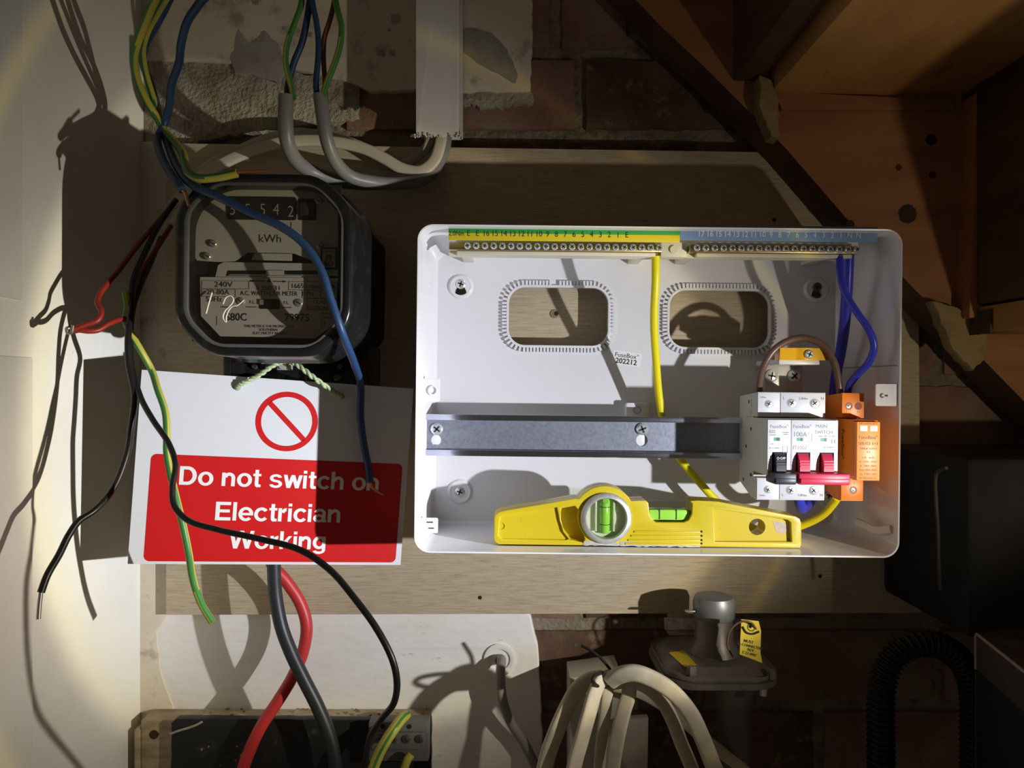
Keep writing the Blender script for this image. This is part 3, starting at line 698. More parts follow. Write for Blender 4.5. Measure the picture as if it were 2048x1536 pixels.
for k, s in enumerate(['L-N    N-PE', 'Uc  275V~ 255V~', 'In   20kA  20kA', 'Imax 40kA 40kA', 'Up  1.3kV 1.5kV', 'BS EN 61643-11']): b.text(s, xm, dd-.0001, zz(917+8.2*k), .0020, ext=.00002, sx=.95)
b.build('lettering', mat('orange_print', (.52, .26, .16), .6), t, CM)
b = MB(); b.text('PE', x0+.0052, DT-.0008, cl(1690, 969, DT).z, .0046, ext=.00002); b.text('L', x0+.0110, DT-.0008, cl(1690, 969, DT).z, .0030, ext=.00002); b.text('L', x0+.0046, DT-.0008, cl(1690, 826, DT).z, .0030, ext=.00002); b.text('N', x0+.0132, DT-.0008, cl(1690, 826, DT).z, .0030, ext=.00002)
b.build('terminal_lettering', mat('faint_orange_print', (.80, .48, .27), .6), t, CM)
b = MB()
for s, y in (('FuseBox°', .5835), ('SPDCUT2', .5930)):
    MT = Matrix.Translation((x0-.0002, y-.006, ZT-.030)) @ Matrix.Rotation(math.pi/2, 4, 'Z')
    q = MB().text(s, 0, 0, 0, .0062, ext=.00003, bold=.02)
    # lettering runs downwards on the left flank
    b.add([(x0-.0002-v[1], y-v[2], ZT-.040-v[0]) for v in q.v], q.f)
b.build('flank_lettering', mat('dark_orange_print', (.22, .07, .02), .6), t, CM)
for xx, y in ((x0+.0055, 812), (x0+.0130, 812), (x0+.0098, 980)):
    z = cl(1700, y, DT).z; b = MB(); b.lathe([(.0030, -.00066), (.0030, .0004)], (xx, DT, z), 'Y', 18); b.build('screw_well', mat('dark_orange_recess', (.30, .05, .01), .5), t, CM)
    if xx != x0+.0130: s = screw_mb(.0020, .0003, 0, rot=.6); move(s, (xx-.0003, DT-.0006, z)); s.build('terminal_screw', [m_steel, m_slot], t, CM)

# ------------------------------------------------------------------ yellow cable clamp
t = thing('cable_clamp', 'yellow plastic cable clamp on a metal bracket above the switches', 'cable clamp', (cl(1580, 785, .64).x, DB, cl(1580, 785, .64).z), CM)
b = MB(); a = cl(1558, 720, .606); e = cl(1655, 697, .606)
pr = [(a.x+(e.x-a.x)*k/14, (0.0022 if 5 < k < 9 else 0.0)+.0022*math.sin(math.pi*k/14)) for k in range(15)]
vs = []
for x, bulge in pr: vs += [(x, .606-bulge-.002, a.z), (x, .606-bulge-.002, e.z), (x, .616, e.z), (x, .616, a.z)]
fs = []
for k in range(14):
    for j in range(4): fs.append((k*4+j, k*4+(j+1) % 4, k*4+4+(j+1) % 4, k*4+4+j))
fs += [(0, 1, 2, 3), (59, 58, 57, 56)]
b.add(vs, fs); b.build('clamp_band', mat('amber_yellow_plastic', (.86, .46, .015), .3, coat=.4), t, CM)
p = cl(1617, 709, .600); s = screw_mb(.0037, .0022, 0, rot=.4); move(s, (p.x, .5995, p.z)); s.build('clamp_screw', [m_steel, m_slot], t, CM)
b = MB(); a2 = cl(1558, 729, .610); e2 = cl(1640, 719, .610); b.box(a2.x, e2.x, .610, .668, a2.z, e2.z, .0008); b.build('clamp_base', m_mod, t, CM)
b = MB(); a2 = cl(1528, 786, .640); e2 = cl(1606, 731, .640); b.box(a2.x, e2.x, .640, .642, a2.z, e2.z, .0006); b.box(a2.x+.004, e2.x-.004, .642, DB-.0001, a2.z+.003, e2.z-.003, .001); b.build('bracket_plate', mat('brushed_plate', (.50, .48, .47), .4, metal=.6), t, CM)
for k, x in enumerate((1542, 1587)):
    p = cl(x, 752, .640); s = screw_mb(.0054, .0020, 0, rot=.2+.6*k); move(s, (p.x, .6395, p.z)); s.build('bracket_screw', [m_steel, m_slot], t, CM)

# ------------------------------------------------------------------ wires inside the box
def W(px, py, d): return P(px, py, d)
def run(pts):
    """points of a wire; one that leaves the picture runs on beyond it"""
    pv = [W(*q) for q in pts]
    for i in (0, -1):
        y = pts[i][1]; far = None
        if y < -5: far = pv[i] + Vector((0, .02, .27))
        elif y > 1540: far = pv[i] + Vector((0, .0, -.26))
        if far is not None: pv = [far]+pv if i == 0 else pv+[far]
    return pv
def wire(name, label, pts, wpx, m, cat='wire', d0=None, bare=None, bm=None, sub=10, seg=12, bw=.45, stripe=None, twist=0, group=None):
    pv = run(pts); dm = pts[len(pts)//2][2]; r = wpx/2*dm/F
    if bare is None:
        b = MB(); b.tube(pv, r, seg, sub, stripe=stripe, twist=twist); return b.build(name, m, label=label, cat=cat, group=group, angle=70)
    t = thing(name, label, cat, pv[0], group=group)
    b = MB(); b.tube(pv, r, seg, sub, stripe=stripe, twist=twist); b.build('insulation', m, t, angle=70)
    bp = [W(*q) for q in bare]; b = MB(); b.tube([pv[-1]-(pv[-1]-pv[-2]).normalized()*.003]+bp if (pv[-1]-bp[0]).length > 1e-5 else bp, r*bw, 8, 8); b.build('bare_end', bm or m_copper, t, angle=70)
    return t
wire('earth_wire', 'plain yellow wire from the brass earth bar down behind the rail', [(1311, 512, .597), (1311, 560, .600), (1308, 640, .612), (1312, 720, .628), (1319, 800, .641), (1328, 845, .645), (1352, 905, .645), (1395, 960, .643), (1435, 1003, .641), (1490, 1048, .640), (1540, 1066, .638), (1600, 1052, .628), (1645, 1030, .616), (1668, 1005, .606), (1674, 996, .602)], 15.5, m_wyel2)
b = MB(); b.tube([W(1311, 500, .596), W(1311, 514, .597)], .0020, 8, smooth=False); b.build('earth_wire_end', m_copper, label='short bare copper end in the earth bar above the yellow wire', cat='wire end')
wire('neutral_wire', 'bright blue wire bowing out from the neutral bar to the orange module', [(1679, 508, .596), (1680, 545, .590), (1690, 585, .584), (1714, 625, .578), (1738, 660, .575), (1748, 692, .576), (1738, 724, .582), (1716, 748, .588), (1700, 768, .594), (1695, 790, .600)], 14.5, m_wblue2)
wire('neutral_wire', 'thick bright blue wire hanging straight down behind the switches from the neutral bar', [(1697, 508, .598), (1695, 560, .604), (1690, 640, .618), (1682, 700, .632), (1674, 740, .640), (1668, 790, .648), (1662, 850, .652), (1650, 920, .652), (1630, 985, .640), (1612, 1012, .622), (1603, 1016, .612), (1598, 1000, .604), (1597, 992, .602)], 20, m_wblue2)
wire('link_wire', 'brown wire arching over the yellow clamp between the modules', [(1517, 792, .600), (1518, 770, .603), (1526, 735, .607), (1548, 700, .607), (1578, 681, .605), (1610, 676, .603), (1645, 690, .601), (1668, 725, .600), (1677, 765, .600), (1680, 792, .601)], 14, m_wbrn)

# ------------------------------------------------------------------ spirit level standing in the box
DL = .590
t = thing('spirit_level', 'short yellow spirit level standing in the bottom of the fuse box', 'spirit level', (cl(1295, 1094, DL).x, .614, cl(1295, 1094, DL).z), CM)
cx, cy = 1212, 1036
def arc(x, y, r, a0, a1, n=16): return [(x+r*math.cos(math.radians(a0+(a1-a0)*k/n)), y-r*math.sin(math.radians(a0+(a1-a0)*k/n))) for k in range(n+1)]
out = [(988, 1036), (990, 1030), (998, 1024), (1010, 1021), (1100, 1006), (1150, 997)] + arc(cx-3, cy, 64, 143, 40, 18) + [(1262, 1002), (1292, 1001), (1297, 1006), (1299, 1028), (1303, 1038), (1312, 1045), (1368, 1045), (1378, 1040), (1384, 1028), (1385, 1008), (1380, 1002), (1395, 1001), (1436, 1003), (1592, 1033), (1600, 1038), (1603, 1046), (1603, 1090), (1600, 1096), (998, 1089), (990, 1085), (987, 1078)]
ringh = arc(cx, cy, 45, 0, 345, 23)
hole = arc(1518, 1056, 16.7, 0, 345, 23)
cres = [(1121, 1017), (1150, 1012)] + [(1158, 1022)] + arc(cx, cy, 56, 170, 215, 8)[1:] + [(1170, 1078), (1168, 1086), (1142, 1080), (1128, 1062), (1122, 1040)]
rp = [(1426, 1017), (1576, 1040), (1582, 1045), (1584, 1084), (1430, 1084)]
lp = [(1000, 1034), (1006, 1031), (1114, 1015), (1119, 1042), (1128, 1066), (1138, 1078), (1132, 1080), (1004, 1078), (997, 1070)]
O = lambda q: co(q, DL)
b = MB()
b.solid([O(out), O(ringh), O(cres), O(rp), O(lp)], DL, DL+.003, .0007, bres=2)
b.solid([O(out), O(ringh), O(cres), O(rp)], DL+.0022, DL+.0050, 0)
b.solid([O(out), O(ringh), O(hole), O(cres)], DL+.0046, DL+.0110, 0)
b.solid([O(out), O(ringh), O(hole)], DL+.0106, DL+.0230, .0008, bres=2)
b.build('body', m_lvy, t, CM, 35)
b = MB()
for k, y in enumerate((1063, 1071.5, 1080, 1087)):
    a = cl(1268-k*6, y, DL); e = cl(1400, y, DL); b2 = MB().box(a.x, e.x, DL-.0009, DL+.0008, a.z-.0008, a.z+.0008, .0004); b2.build('rib', m_lvy, t, CM)
    c = cl(1403, y, DL); MB().solid([circ(c.x, c.z, .0009, 8)], DL-.0002, DL+.0004).build('rib_pit', m_slot, t, CM)
b = MB(); q = rag(O([(1548, 1044), (1560, 1046), (1583, 1052), (1584, 1060), (1572, 1071), (1558, 1066)]), .002, .0006, 81); b.solid([q], DL+.0044, DL+.0052); b.build('paint_chip', m_chip, t, CM)
b = MB(); q = rag(O([(1168, 1082), (1238, 1086), (1238, 1091.5), (1166, 1090.5)]), .003, .0005, 82); b.solid([q], DL-.0003, DL+.002); b.build('paint_chip', m_lvg, t, CM)
b = MB(); q = rag(O([(1240, 1082), (1330, 1088), (1400, 1092), (1400, 1094), (1240, 1092)]), .003, .0005, 83); b.solid([q], DL-.0002, DL+.002); b.build('paint_chip', m_lvg, t, CM)
b = MB(); p = cl(1003, 1053, DL); b.solid([circ(p.x, p.z, .0031, 18), circ(p.x, p.z, .0026, 18)], DL+.0016, DL+.0026); b.build('cast_ring', m_lvy, t, CM)
c = cl(cx, cy, DL)
R1, R2 = 51*DL/F, 39.5*DL/F
b = MB()
prof = [(R2, .004), (R2, -.0026), (R2+.0008, -.0038), (R1-.0008, -.0034), (R1, -.0020), (R1, .006)]
seg = 40; vs = []; fs = []
for r, h in prof: vs += [(c.x+r*math.cos(2*math.pi*k/seg), DL+h, c.z+r*math.sin(2*math.pi*k/seg)) for k in range(seg)]
for j in range(len(prof)-1):
    for k in range(seg): fs.append((j*seg+k, j*seg+(k+1) % seg, (j+1)*seg+(k+1) % seg, (j+1)*seg+k))
b.add(vs, fs); b.build('vial_ring', m_lvg, t, CM, 60)
b = MB(); b.solid([circ(c.x, c.z, R2+.0004, 32)], DL+.0036, DL+.0050); b.build('vial_backing', mat('pale_vial_backing', (.70, .72, .58), .5), t, CM)
vv = b_ = MB(); zz0, zz1 = cl(cx-2, 1068, DL).z, cl(cx-2, 997, DL).z; xv = cl(cx-2, 1036, DL).x
b_.lathe([(0, zz0), (.0033, zz0+.0006), (.0041, zz0+.002), (.0041, zz1-.002), (.0033, zz1-.0004), (0, zz1)], (xv, DL+.0018, 0), 'Z', 18); vo = b_.build('plumb_vial', m_liq, t, CM)
b = MB()
for y in (1014, 1049): z = cl(cx, y, DL).z; b.lathe([(.00425, z-.00025), (.00425, z+.00025)], (xv, DL+.0018, 0), 'Z', 18)
b.build('vial_line', m_ink, vo, CM)
b = MB(); a = cl(cx-2, 1001, DL); b.lathe([(0, -.0005), (.0022, -.0003), (.0030, .0008), (0, .001)], (xv, DL-.0021, a.z), 'Y', 14); b.build('bubble', m_liqd, vo, CM)
b = MB(); b.solid([circ(c.x, c.z, R2, 32)], DL-.0034, DL-.0029); b.build('vial_window', m_vial, t, CM)
b = MB()
for dx in (-18, 18): a = cl(cx-2+dx, 1036, DL); b.box(a.x-.0008, a.x+.0008, DL+.0004, DL+.0036, zz0+.002, zz1-.002, .0003)
b.build('vial_holder', m_cream, t, CM)
# level vial in the notch
a = cl(1300, 1043, DL); e = cl(1383, 1007, DL); zl = cl(1340, 1021, DL).z
b = MB(); b.box(a.x, e.x, DL+.004, DL+.018, a.z+.0002, zl, .0016); vo = b.build('level_vial', m_liq, t, CM)
b = MB(); b.box(a.x, e.x, DL+.004, DL+.018, zl+.00005, e.z, .0010); b.build('vial_block', m_vial, t, CM)
b = MB()
for x in (1321, 1355): p = cl(x, 1030, DL); b.box(p.x-.0003, p.x+.0003, DL+.0036, DL+.0042, a.z+.0012, zl+.001)
b.build('vial_line', m_ink, vo, CM)

# ================================================================== electricity meter
def clear(name, tint, gloss=.07, rough=.03):
    m = bpy.data.materials.new(name); m.use_nodes = True; t = m.node_tree; n = t.nodes; l = t.links; n.remove(n['Principled BSDF'])
    a = n.new('ShaderNodeBsdfTransparent'); a.inputs[0].default_value = (*tint, 1); g = n.new('ShaderNodeBsdfGlossy'); g.inputs['Roughness'].default_value = rough
    x = n.new('ShaderNodeMixShader'); x.inputs[0].default_value = gloss; l.new(a.outputs[0], x.inputs[1]); l.new(g.outputs[0], x.inputs[2]); l.new(x.outputs[0], n['Material Output'].inputs[0]); return m
m_pane = clear('old_meter_glass', (.80, .79, .76), .05)
m_clear = clear('clear_vial_plastic', (.93, .96, .90), .06)
for o in bpy.data.objects:
    if o.type == 'MESH':
        for k, mm in enumerate(o.data.materials):
            if mm is m_vial: o.data.materials[k] = m_clear
MM = Matrix.Translation((-.1812, 0, Z0+.0868)) @ Matrix.Rotation(.012, 4, 'Y')
def mo(pts, d): return pxo(pts, d, MM)
def ml(px, py, d): return MM.inverted() @ P(px, py, d)
DMF, DMD = .538, .556
meter = thing('electricity_meter', 'old black electricity meter with a glass front and grey dial', 'electricity meter', (0, DP, -.115), MM)
def oct_(x0, x1, z0, z1, c, r, n=4):
    """octagon with rounded vertices"""
    base = [(x1, z1-c), (x1-c, z1), (x0+c, z1), (x0, z1-c), (x0, z0+c), (x0+c, z0), (x1-c, z0), (x1, z0+c)]
    out = []
    for i, p in enumerate(base):
        a = Vector(base[i-1]); b_ = Vector(p); c_ = Vector(base[(i+1) % 8])
        u = (a-b_).normalized(); v = (c_-b_).normalized(); p0 = b_+u*r; p1 = b_+v*r
        for k in range(n+1):
            t = k/n; q = p0*(1-t)**2+b_*2*t*(1-t)+p1*t*t; out.append((q.x, q.y))
    return out
hw, hh = .0650, .0670
def mring(ins, y, c=.025, r=.013): return [(x, y, z) for x, z in oct_(-hw+ins, hw-ins, -hh+ins, hh-ins, max(c-ins*.5, .006), r)]
rings = [mring(.0085, DMF+.0300), mring(.0075, DMF+.006), mring(.0070, DMF+.0012), mring(.0052, DMF), mring(.0022, DMF+.0002), mring(.0004, DMF+.0022), mring(0, DMF+.006),
         mring(-.0008, DMF+.050), mring(-.0030, DMF+.053), mring(-.0032, DMF+.060), mring(.0005, DMF+.062), mring(.001, DMF+.075)]
b = MB(); m = len(rings[0]); vs = [p for r in rings for p in r]; fs = []
for i in range(len(rings)-1):
    for k in range(m): fs.append((i*m+k, i*m+(k+1) % m, (i+1)*m+(k+1) % m, (i+1)*m+k))
b.add(vs, fs); b.build('cover_frame', m_black, meter, MM, 45)
MB().solid([oct_(-hw+.004, hw-.004, -hh+.002, hh-.004, .02, .006)], DMF+.070, DP, .001).build('base', m_blackm, meter, MM)
MB().solid([oct_(-hw+.0073, hw-.0073, -hh+.0073, hh-.0073, .0205, .008)], DMF+.0015, DMF+.0030).build('glass_pane', m_pane, meter, MM)
# bright rim of the glass
o1 = oct_(-hw+.0066, hw-.0066, -hh+.0066, hh-.0066, .0208, .008); o2 = oct_(-hw+.0102, hw-.0088, -hh+.0092, hh-.0088, .0195, .008)
MB().solid([o1, o2], DMF+.0008, DMF+.0040, .0006).build('glass_rim', mat('dull_grey_rim', (.11, .11, .108), .3), meter, MM)
# dial plates
q = mo([(436, 376), (636, 379), (676, 424), (676, 552), (650, 552), (650, 532), (626, 522), (588, 507), (496, 505), (470, 522), (440, 524), (394, 521), (388, 512), (389, 412)], DMD)
MB().solid([q], DMD, DMD+.001).build('upper_dial_plate', m_dial, meter, MM)
q = mo([(400, 554), (676, 556), (675, 644), (630, 677), (441, 673), (402, 632)], DMD-.001)
dp = MB().solid([q], DMD-.001, DMD).build('nameplate', m_dial2, meter, MM)
MB().solid([mo([(384, 370), (682, 370), (682, 682), (384, 682)], DMD+.004)], DMD+.004, DMD+.008).build('movement_back', m_blackm, meter, MM)
b = MB(); q = mo([(430, 556), (436, 530), (448, 524), (640, 527), (654, 536), (660, 556)], DMD-.0004); q2 = mo([(450, 556), (456, 540), (640, 541), (646, 556)], DMD-.0004)
b.solid([q], DMD-.0002, DMD+.0006); b.build('disc_bridge', m_dial, meter, MM)
b = MB(); b.solid([mo([(452, 552), (455, 541), (645, 541), (648, 552)], DMD-.0006)], DMD-.0004, DMD-.0002); b.build('disc_slot', m_slot, meter, MM)
b = MB(); b.solid([mo([(455, 551), (460, 548.5), (640, 549), (646, 552.5)], DMD-.0008)], DMD-.001, DMD-.0005); b.build('rotor_disc', m_steel, meter, MM)
b = MB(); b.solid([mo([(532, 541), (568, 541), (568, 550), (532, 550)], DMD-.001)], DMD-.0012, DMD-.0006); b.build('disc_window', m_dial2, meter, MM)
MB().solid([mo([(503, 520), (510, 507), (584, 508), (584, 522)], DMD-.0006)], DMD-.0012, DMD-.0002).build('plate_tab', m_dial, meter, MM)
# register
x0, x1 = ml(454, 417, DMD).x, ml(593, 417, DMD).x; z0, z1 = ml(524, 440, DMD).z, ml(524, 394, DMD).z
rg = MB().solid([rr(x0, x1, z0, z1, .0018, 3)], DMD-.0006, DMD+.0002).build('register_window', m_ink, meter, MM)
b = MB()
for k, (s, x) in enumerate(zip('55542', (466, 496, 526, 553, 582))):
    p = ml(x, 430, DMD); b.text(s, p.x, DMD-.0008, p.z-(.0016 if k == 4 else 0), .0122, ext=.00003, sx=.82, bold=-.008)
b.build('register_digit', mat('pale_digit', (.55, .53, .50), .6), rg, MM)
b = MB()
for x in (481, 511, 540, 567): p = ml(x, 417, DMD); b.box(p.x-.0001, p.x+.0001, DMD-.0008, DMD-.0006, z0+.001, z1-.001)
b.build('drum_gap', m_dark, rg, MM)
b = MB(); a = ml(597, 440, DMD); e = ml(633, 398, DMD); b.box(a.x, e.x, DMD-.0004, DMD+.0002, a.z, e.z); b.box(a.x+.001, e.x-.001, DMD-.0030, DMD-.0004, a.z+.003, e.z-.003, .001, mi=1); b.build('drum_gear', [m_slot, mat('dull_red_brown', (.07, .045, .04), .5)], meter, MM)
for x, y, r in ((638, 402, .0028), (428, 488, .0027), (641, 492, .0025), (416, 513, .0027), (598, 606, .0030), (483, 603, .0030)):
    p = ml(x, y, DMD); s = screw_mb(r, .0012, 0, 'slot', rot=.5); move(s, (p.x, DMD-.001, p.z)); s.build('plate_screw', [m_steel, m_slot], meter, MM)
# brake magnet adjuster and nameplate window
a = ml(520, 618, DMD); e = ml(560, 599, DMD); b = MB(); b.box(a.x, e.x, DMD-.0016, DMD-.0008, a.z, e.z, .0006); b.box(a.x+.006, e.x-.002, DMD-.0030, DMD-.0016, a.z+.001, e.z-.0008, .0008, mi=1); b.box(a.x+.0005, a.x+.003, DMD-.0024, DMD-.0016, a.z+.003, e.z-.0005, mi=2); b.build('adjuster_window', [m_slot, m_blackm, m_steel], meter, MM)
b = MB(); d = DMD-.0012
def T(s, x, y, cap, **k): p = ml(x, y, DMD-.001); b.text(s, p.x, d if y > 556 else DMD-.0001, p.z, cap*DMD/F/.72, ext=.00002, **k)
T('kWh', 539, 484, 16, sx=1.05); p = None
T('1', 581, 455, 12); T('10', 553, 455, 12)
T('240V', 447, 574, 11, sx=1.15); T('20-80A', 436, 589, 10, sx=1.1); T('50Hz', 428, 603, 10, sx=1.1)
T('S 200 31', 537, 580, 9, sx=1.15); T('A.C. WATTHOUR METER', 538, 591, 9, sx=.82); T('166⅔ revs/kWh', 626, 577, 10, sx=.95); T('1 PH   2 W', 632, 592, 9); T('CLASS 2', 645, 607, 7, sx=1.1); T('FLOTON', 634, 619, 7, sx=1.1)
T('F.L.', 505, 607, 6); T('F.L.', 573, 608, 6)
T('S80C', 473, 641, 15, sx=.95, bold=.01); T('79975', 594, 642, 15, sx=.98, bold=.01)
T('THIS METER IS THE PROPERTY OF', 538, 655, 5.2, sx=.92); T('SOUTHERN', 537, 662, 5.2); T('ELECTRICITY BOARD', 540, 669, 5.2)
T('WARNING', 656, 629, 4); T('REMARKS', 656, 637, 4); T('E', 650, 650, 7)
def fr(x0, x1, y0, y1, w_=.00022):
    a = ml(x0, y1, d); e = ml(x1, y0, d); b.solid([[(a.x, a.z), (e.x, a.z), (e.x, e.z), (a.x, e.z)], [(a.x+w_, a.z+w_), (e.x-w_, a.z+w_), (e.x-w_, e.z-w_), (a.x+w_, e.z-w_)]], d, d+.0002)
fr(403, 498, 562, 577); fr(403, 471, 579, 593); fr(577, 675, 564, 580); fr(604, 675, 581, 596); fr(614, 675, 597, 620); fr(433, 434, 632, 650); fr(643, 644, 637, 653)
for x0_, x1_, y in ((505, 530, 562), (546, 568, 563), (492, 513, 614), (563, 583, 615), (442, 472, 614)): a = ml(x0_, y+.6, d); e = ml(x1_, y-.6, d); b.box(a.x, e.x, d, d+.0002, a.z, e.z)
a = ml(538, 562, d); b.add([(a.x-.0018, d, a.z-.001), (a.x+.0018, d, a.z-.001), (a.x, d, a.z+.0022)], [(0, 1, 2)])
a = ml(568, 563, d); b.add([(a.x-.001, d, a.z-.0008), (a.x+.0024, d, a.z), (a.x-.001, d, a.z+.0008)], [(0, 1, 2)])
a = ml(505, 562, d); b.box(a.x-.002, a.x+.001, d, d+.0002, a.z-.0006, a.z+.0006)
b.build('dial_lettering', m_ink, meter, MM)
b = MB(); d2 = DMD-.0035
bg = MB().box(ml(641, 515, d2).x, ml(674, 515, d2).x, d2, d2+.0016, ml(657, 538, d2).z, ml(657, 495, d2).z, .0003).build('certification_badge', m_ink, meter, MM)
MB().box(ml(644.5, 515, d2).x, ml(670.5, 515, d2).x, d2-.0002, d2+.0002, ml(657, 535, d2).z, ml(657, 498, d2).z).build('badge_face', mat('badge_cream', (.52, .45, .32), .5), bg, MM)
b = MB(); 
for s, y, c_ in (('CERTIFIED', 505, 4), ('89', 519, 10), ('SO', 532, 11)): p = ml(657.5, y, d2); b.text(s, p.x, d2-.0003, p.z, c_*d2/F/.72, ext=.00002, bold=.02 if c_ > 5 else 0, sx=.9)
b.build('badge_lettering', m_ink, bg, MM)
# white marker scribble on the glass
b = MB(); dg = DMF+.0013
b.tube([ml(424, 585, dg), ml(418, 605, dg), ml(412, 627, dg)], .0006, 6, 6); b.tube([ml(446, 608, dg), ml(452, 595, dg), ml(462, 592, dg), ml(467, 600, dg), ml(460, 612, dg), ml(450, 622, dg), ml(446, 636, dg), ml(452, 644, dg), ml(453, 632, dg), ml(462, 615, dg), ml(476, 610, dg), ml(488, 600, dg)], .0005, 6, 8)
b.build('chalk_scribble', m_chalk, meter, MM)
# terminal block under the meter
a = ml(444, 815, .636); e = ml(735, 716, .636)
b = MB(); b.box(a.x, e.x, .636, DP, a.z-.03, e.z+.012, .002); b.box(a.x+.010, a.x+.020, .626, .637, a.z-.02, e.z, .001)
b.box(a.x+.034, e.x-.034, .620, .637, e.z-.004, e.z+.014, .002); tb_ = b.build('terminal_block', m_black, meter, MM)
for k, (x, y, r) in enumerate(((511, 732, .0030), (473, 742, .0034), (565, 755, .0034), (618, 756, .0034), (681, 733, .0026), (676, 755, .0034), (686, 768, .0030))):
    p = ml(x, y, .636); s = screw_mb(r, .002, 0, 'slot', rot=.4+.5*k); move(s, (p.x, .635, p.z)); s.build('terminal_screw', [m_dark, m_slot], tb_, MM)
b = MB(); p = ml(573, 732, .620); b.box(p.x-.0055, p.x+.0055, .612, .620, p.z-.0035, p.z+.0035, .0006); b.lathe([(.0032, -.010), (.0032, 0)], (p.x, .620, p.z), 'Y', 14); b.build('seal_bolt', m_lead, meter, MM)
b = MB(); b.tube([ml(524, 720, .608), ml(530, 720, .608), ml(550, 722, .608)], .0034, 10, 4); b.tube([ml(550, 722, .608), ml(570, 723, .606), ml(585, 728, .610)], .0007, 6, 6); b.build('lead_seal', m_lead, meter, MM)

# ================================================================== warning sign
TL, TR, BL = P(290, 740, .587), P(822, 777, .645), P(255, 1137, .587)
ux = (TR-TL).normalized(); uz = (TL-BL); uz = (uz-ux*uz.dot(ux)).normalized(); uy = uz.cross(ux)
SW, SH = .2165, .1545
ctr = (TL+TR)/2 - uz*(SH/2)
SM = Matrix((( ux.x, uy.x, uz.x, ctr.x), (ux.y, uy.y, uz.y, ctr.y), (ux.z, uy.z, uz.z, ctr.z), (0, 0, 0, 1)))
SI = SM.inverted()
def sg(px, py, off=.004):
    """depth of the sign face behind a pixel, less a small gap"""
    o = Vector((0, 0, Z0)); dr = P(px, py, 1.0)-o; return (ctr-o).dot(uy)/dr.dot(uy) - off
def sp(px, py):
    """pixel -> point on the sign plane (x,z)"""
    o = Vector((0, 0, Z0)); dr = P(px, py, 1.0)-o; k = (ctr-o).dot(uy)/dr.dot(uy); q = SI @ (o+dr*k); return q.x, q.z
sign = thing('warning_sign', 'white and red plastic sign hanging on string below the meter', 'sign', (0, 0, -SH/2), SM)
h1, h2 = sp(475, 775), sp(683, 793)
MB().solid([[(-SW/2, -SH/2), (SW/2, -SH/2), (SW/2, SH/2), (-SW/2, SH/2)], circ(h1[0], h1[1], .0025, 14), circ(h2[0], h2[1], .0025, 14)], 0, .0012).build('sign_sheet', m_sign, sign, SM)
p0 = sp(289, 1120); p1 = sp(806, 928); pa = sp(305, 905)
zt = (sp(305, 905)[1]+sp(806, 930)[1])/2; zb = (sp(289, 1119)[1]+sp(790, 1128)[1])/2; xl = (sp(303, 915)[0]+sp(287, 1110)[0])/2; xr = (sp(806, 940)[0]+sp(790, 1118)[0])/2
MB().solid([rr(xl, xr, zb, zt, .0045, 6)], -.0002, .0001).build('red_panel', m_red, sign, SM)
c = sp(574, 843); ro = abs(sp(637, 843)[0]-sp(512, 843)[0])/2
b = MB(); b.solid([circ(c[0], c[1], ro, 48), circ(c[0], c[1], ro*.82, 48)], -.0002, .0001)
b.box(-ro*.86, ro*.86, -.0002, .0001, -ro*.085, ro*.085, M=Matrix.Translation((c[0], 0, c[1])) @ Matrix.Rotation(math.radians(45), 4, 'Y')); b.build('prohibition_symbol', m_red, sign, SM)
def ell(cx_, cz_, rx, rz, a0=0, a1=360, n=28): return [(cx_+rx*math.cos(math.radians(a0+(a1-a0)*k/n)), cz_+rz*math.sin(math.radians(a0+(a1-a0)*k/n))) for k in range(n+(0 if a1-a0 == 360 else 1))]
def pring(cx_, cz_, rx, rz, tx, tz, a0, a1): return [ell(cx_, cz_, rx, rz, a0, a1)+list(reversed(ell(cx_, cz_, rx-tx, rz-tz, a0, a1)))]
def rec(x0, x1, z0, z1): return [[(x0, z0), (x1, z0), (x1, z1), (x0, z1)]]
def stk(p, q, w_=.19):
    h = w_/2*math.hypot(q[0]-p[0], q[1]-p[1])/abs(q[1]-p[1]); return [[(p[0]-h, p[1]), (p[0]+h, p[1]), (q[0]+h, q[1]), (q[0]-h, q[1])]]
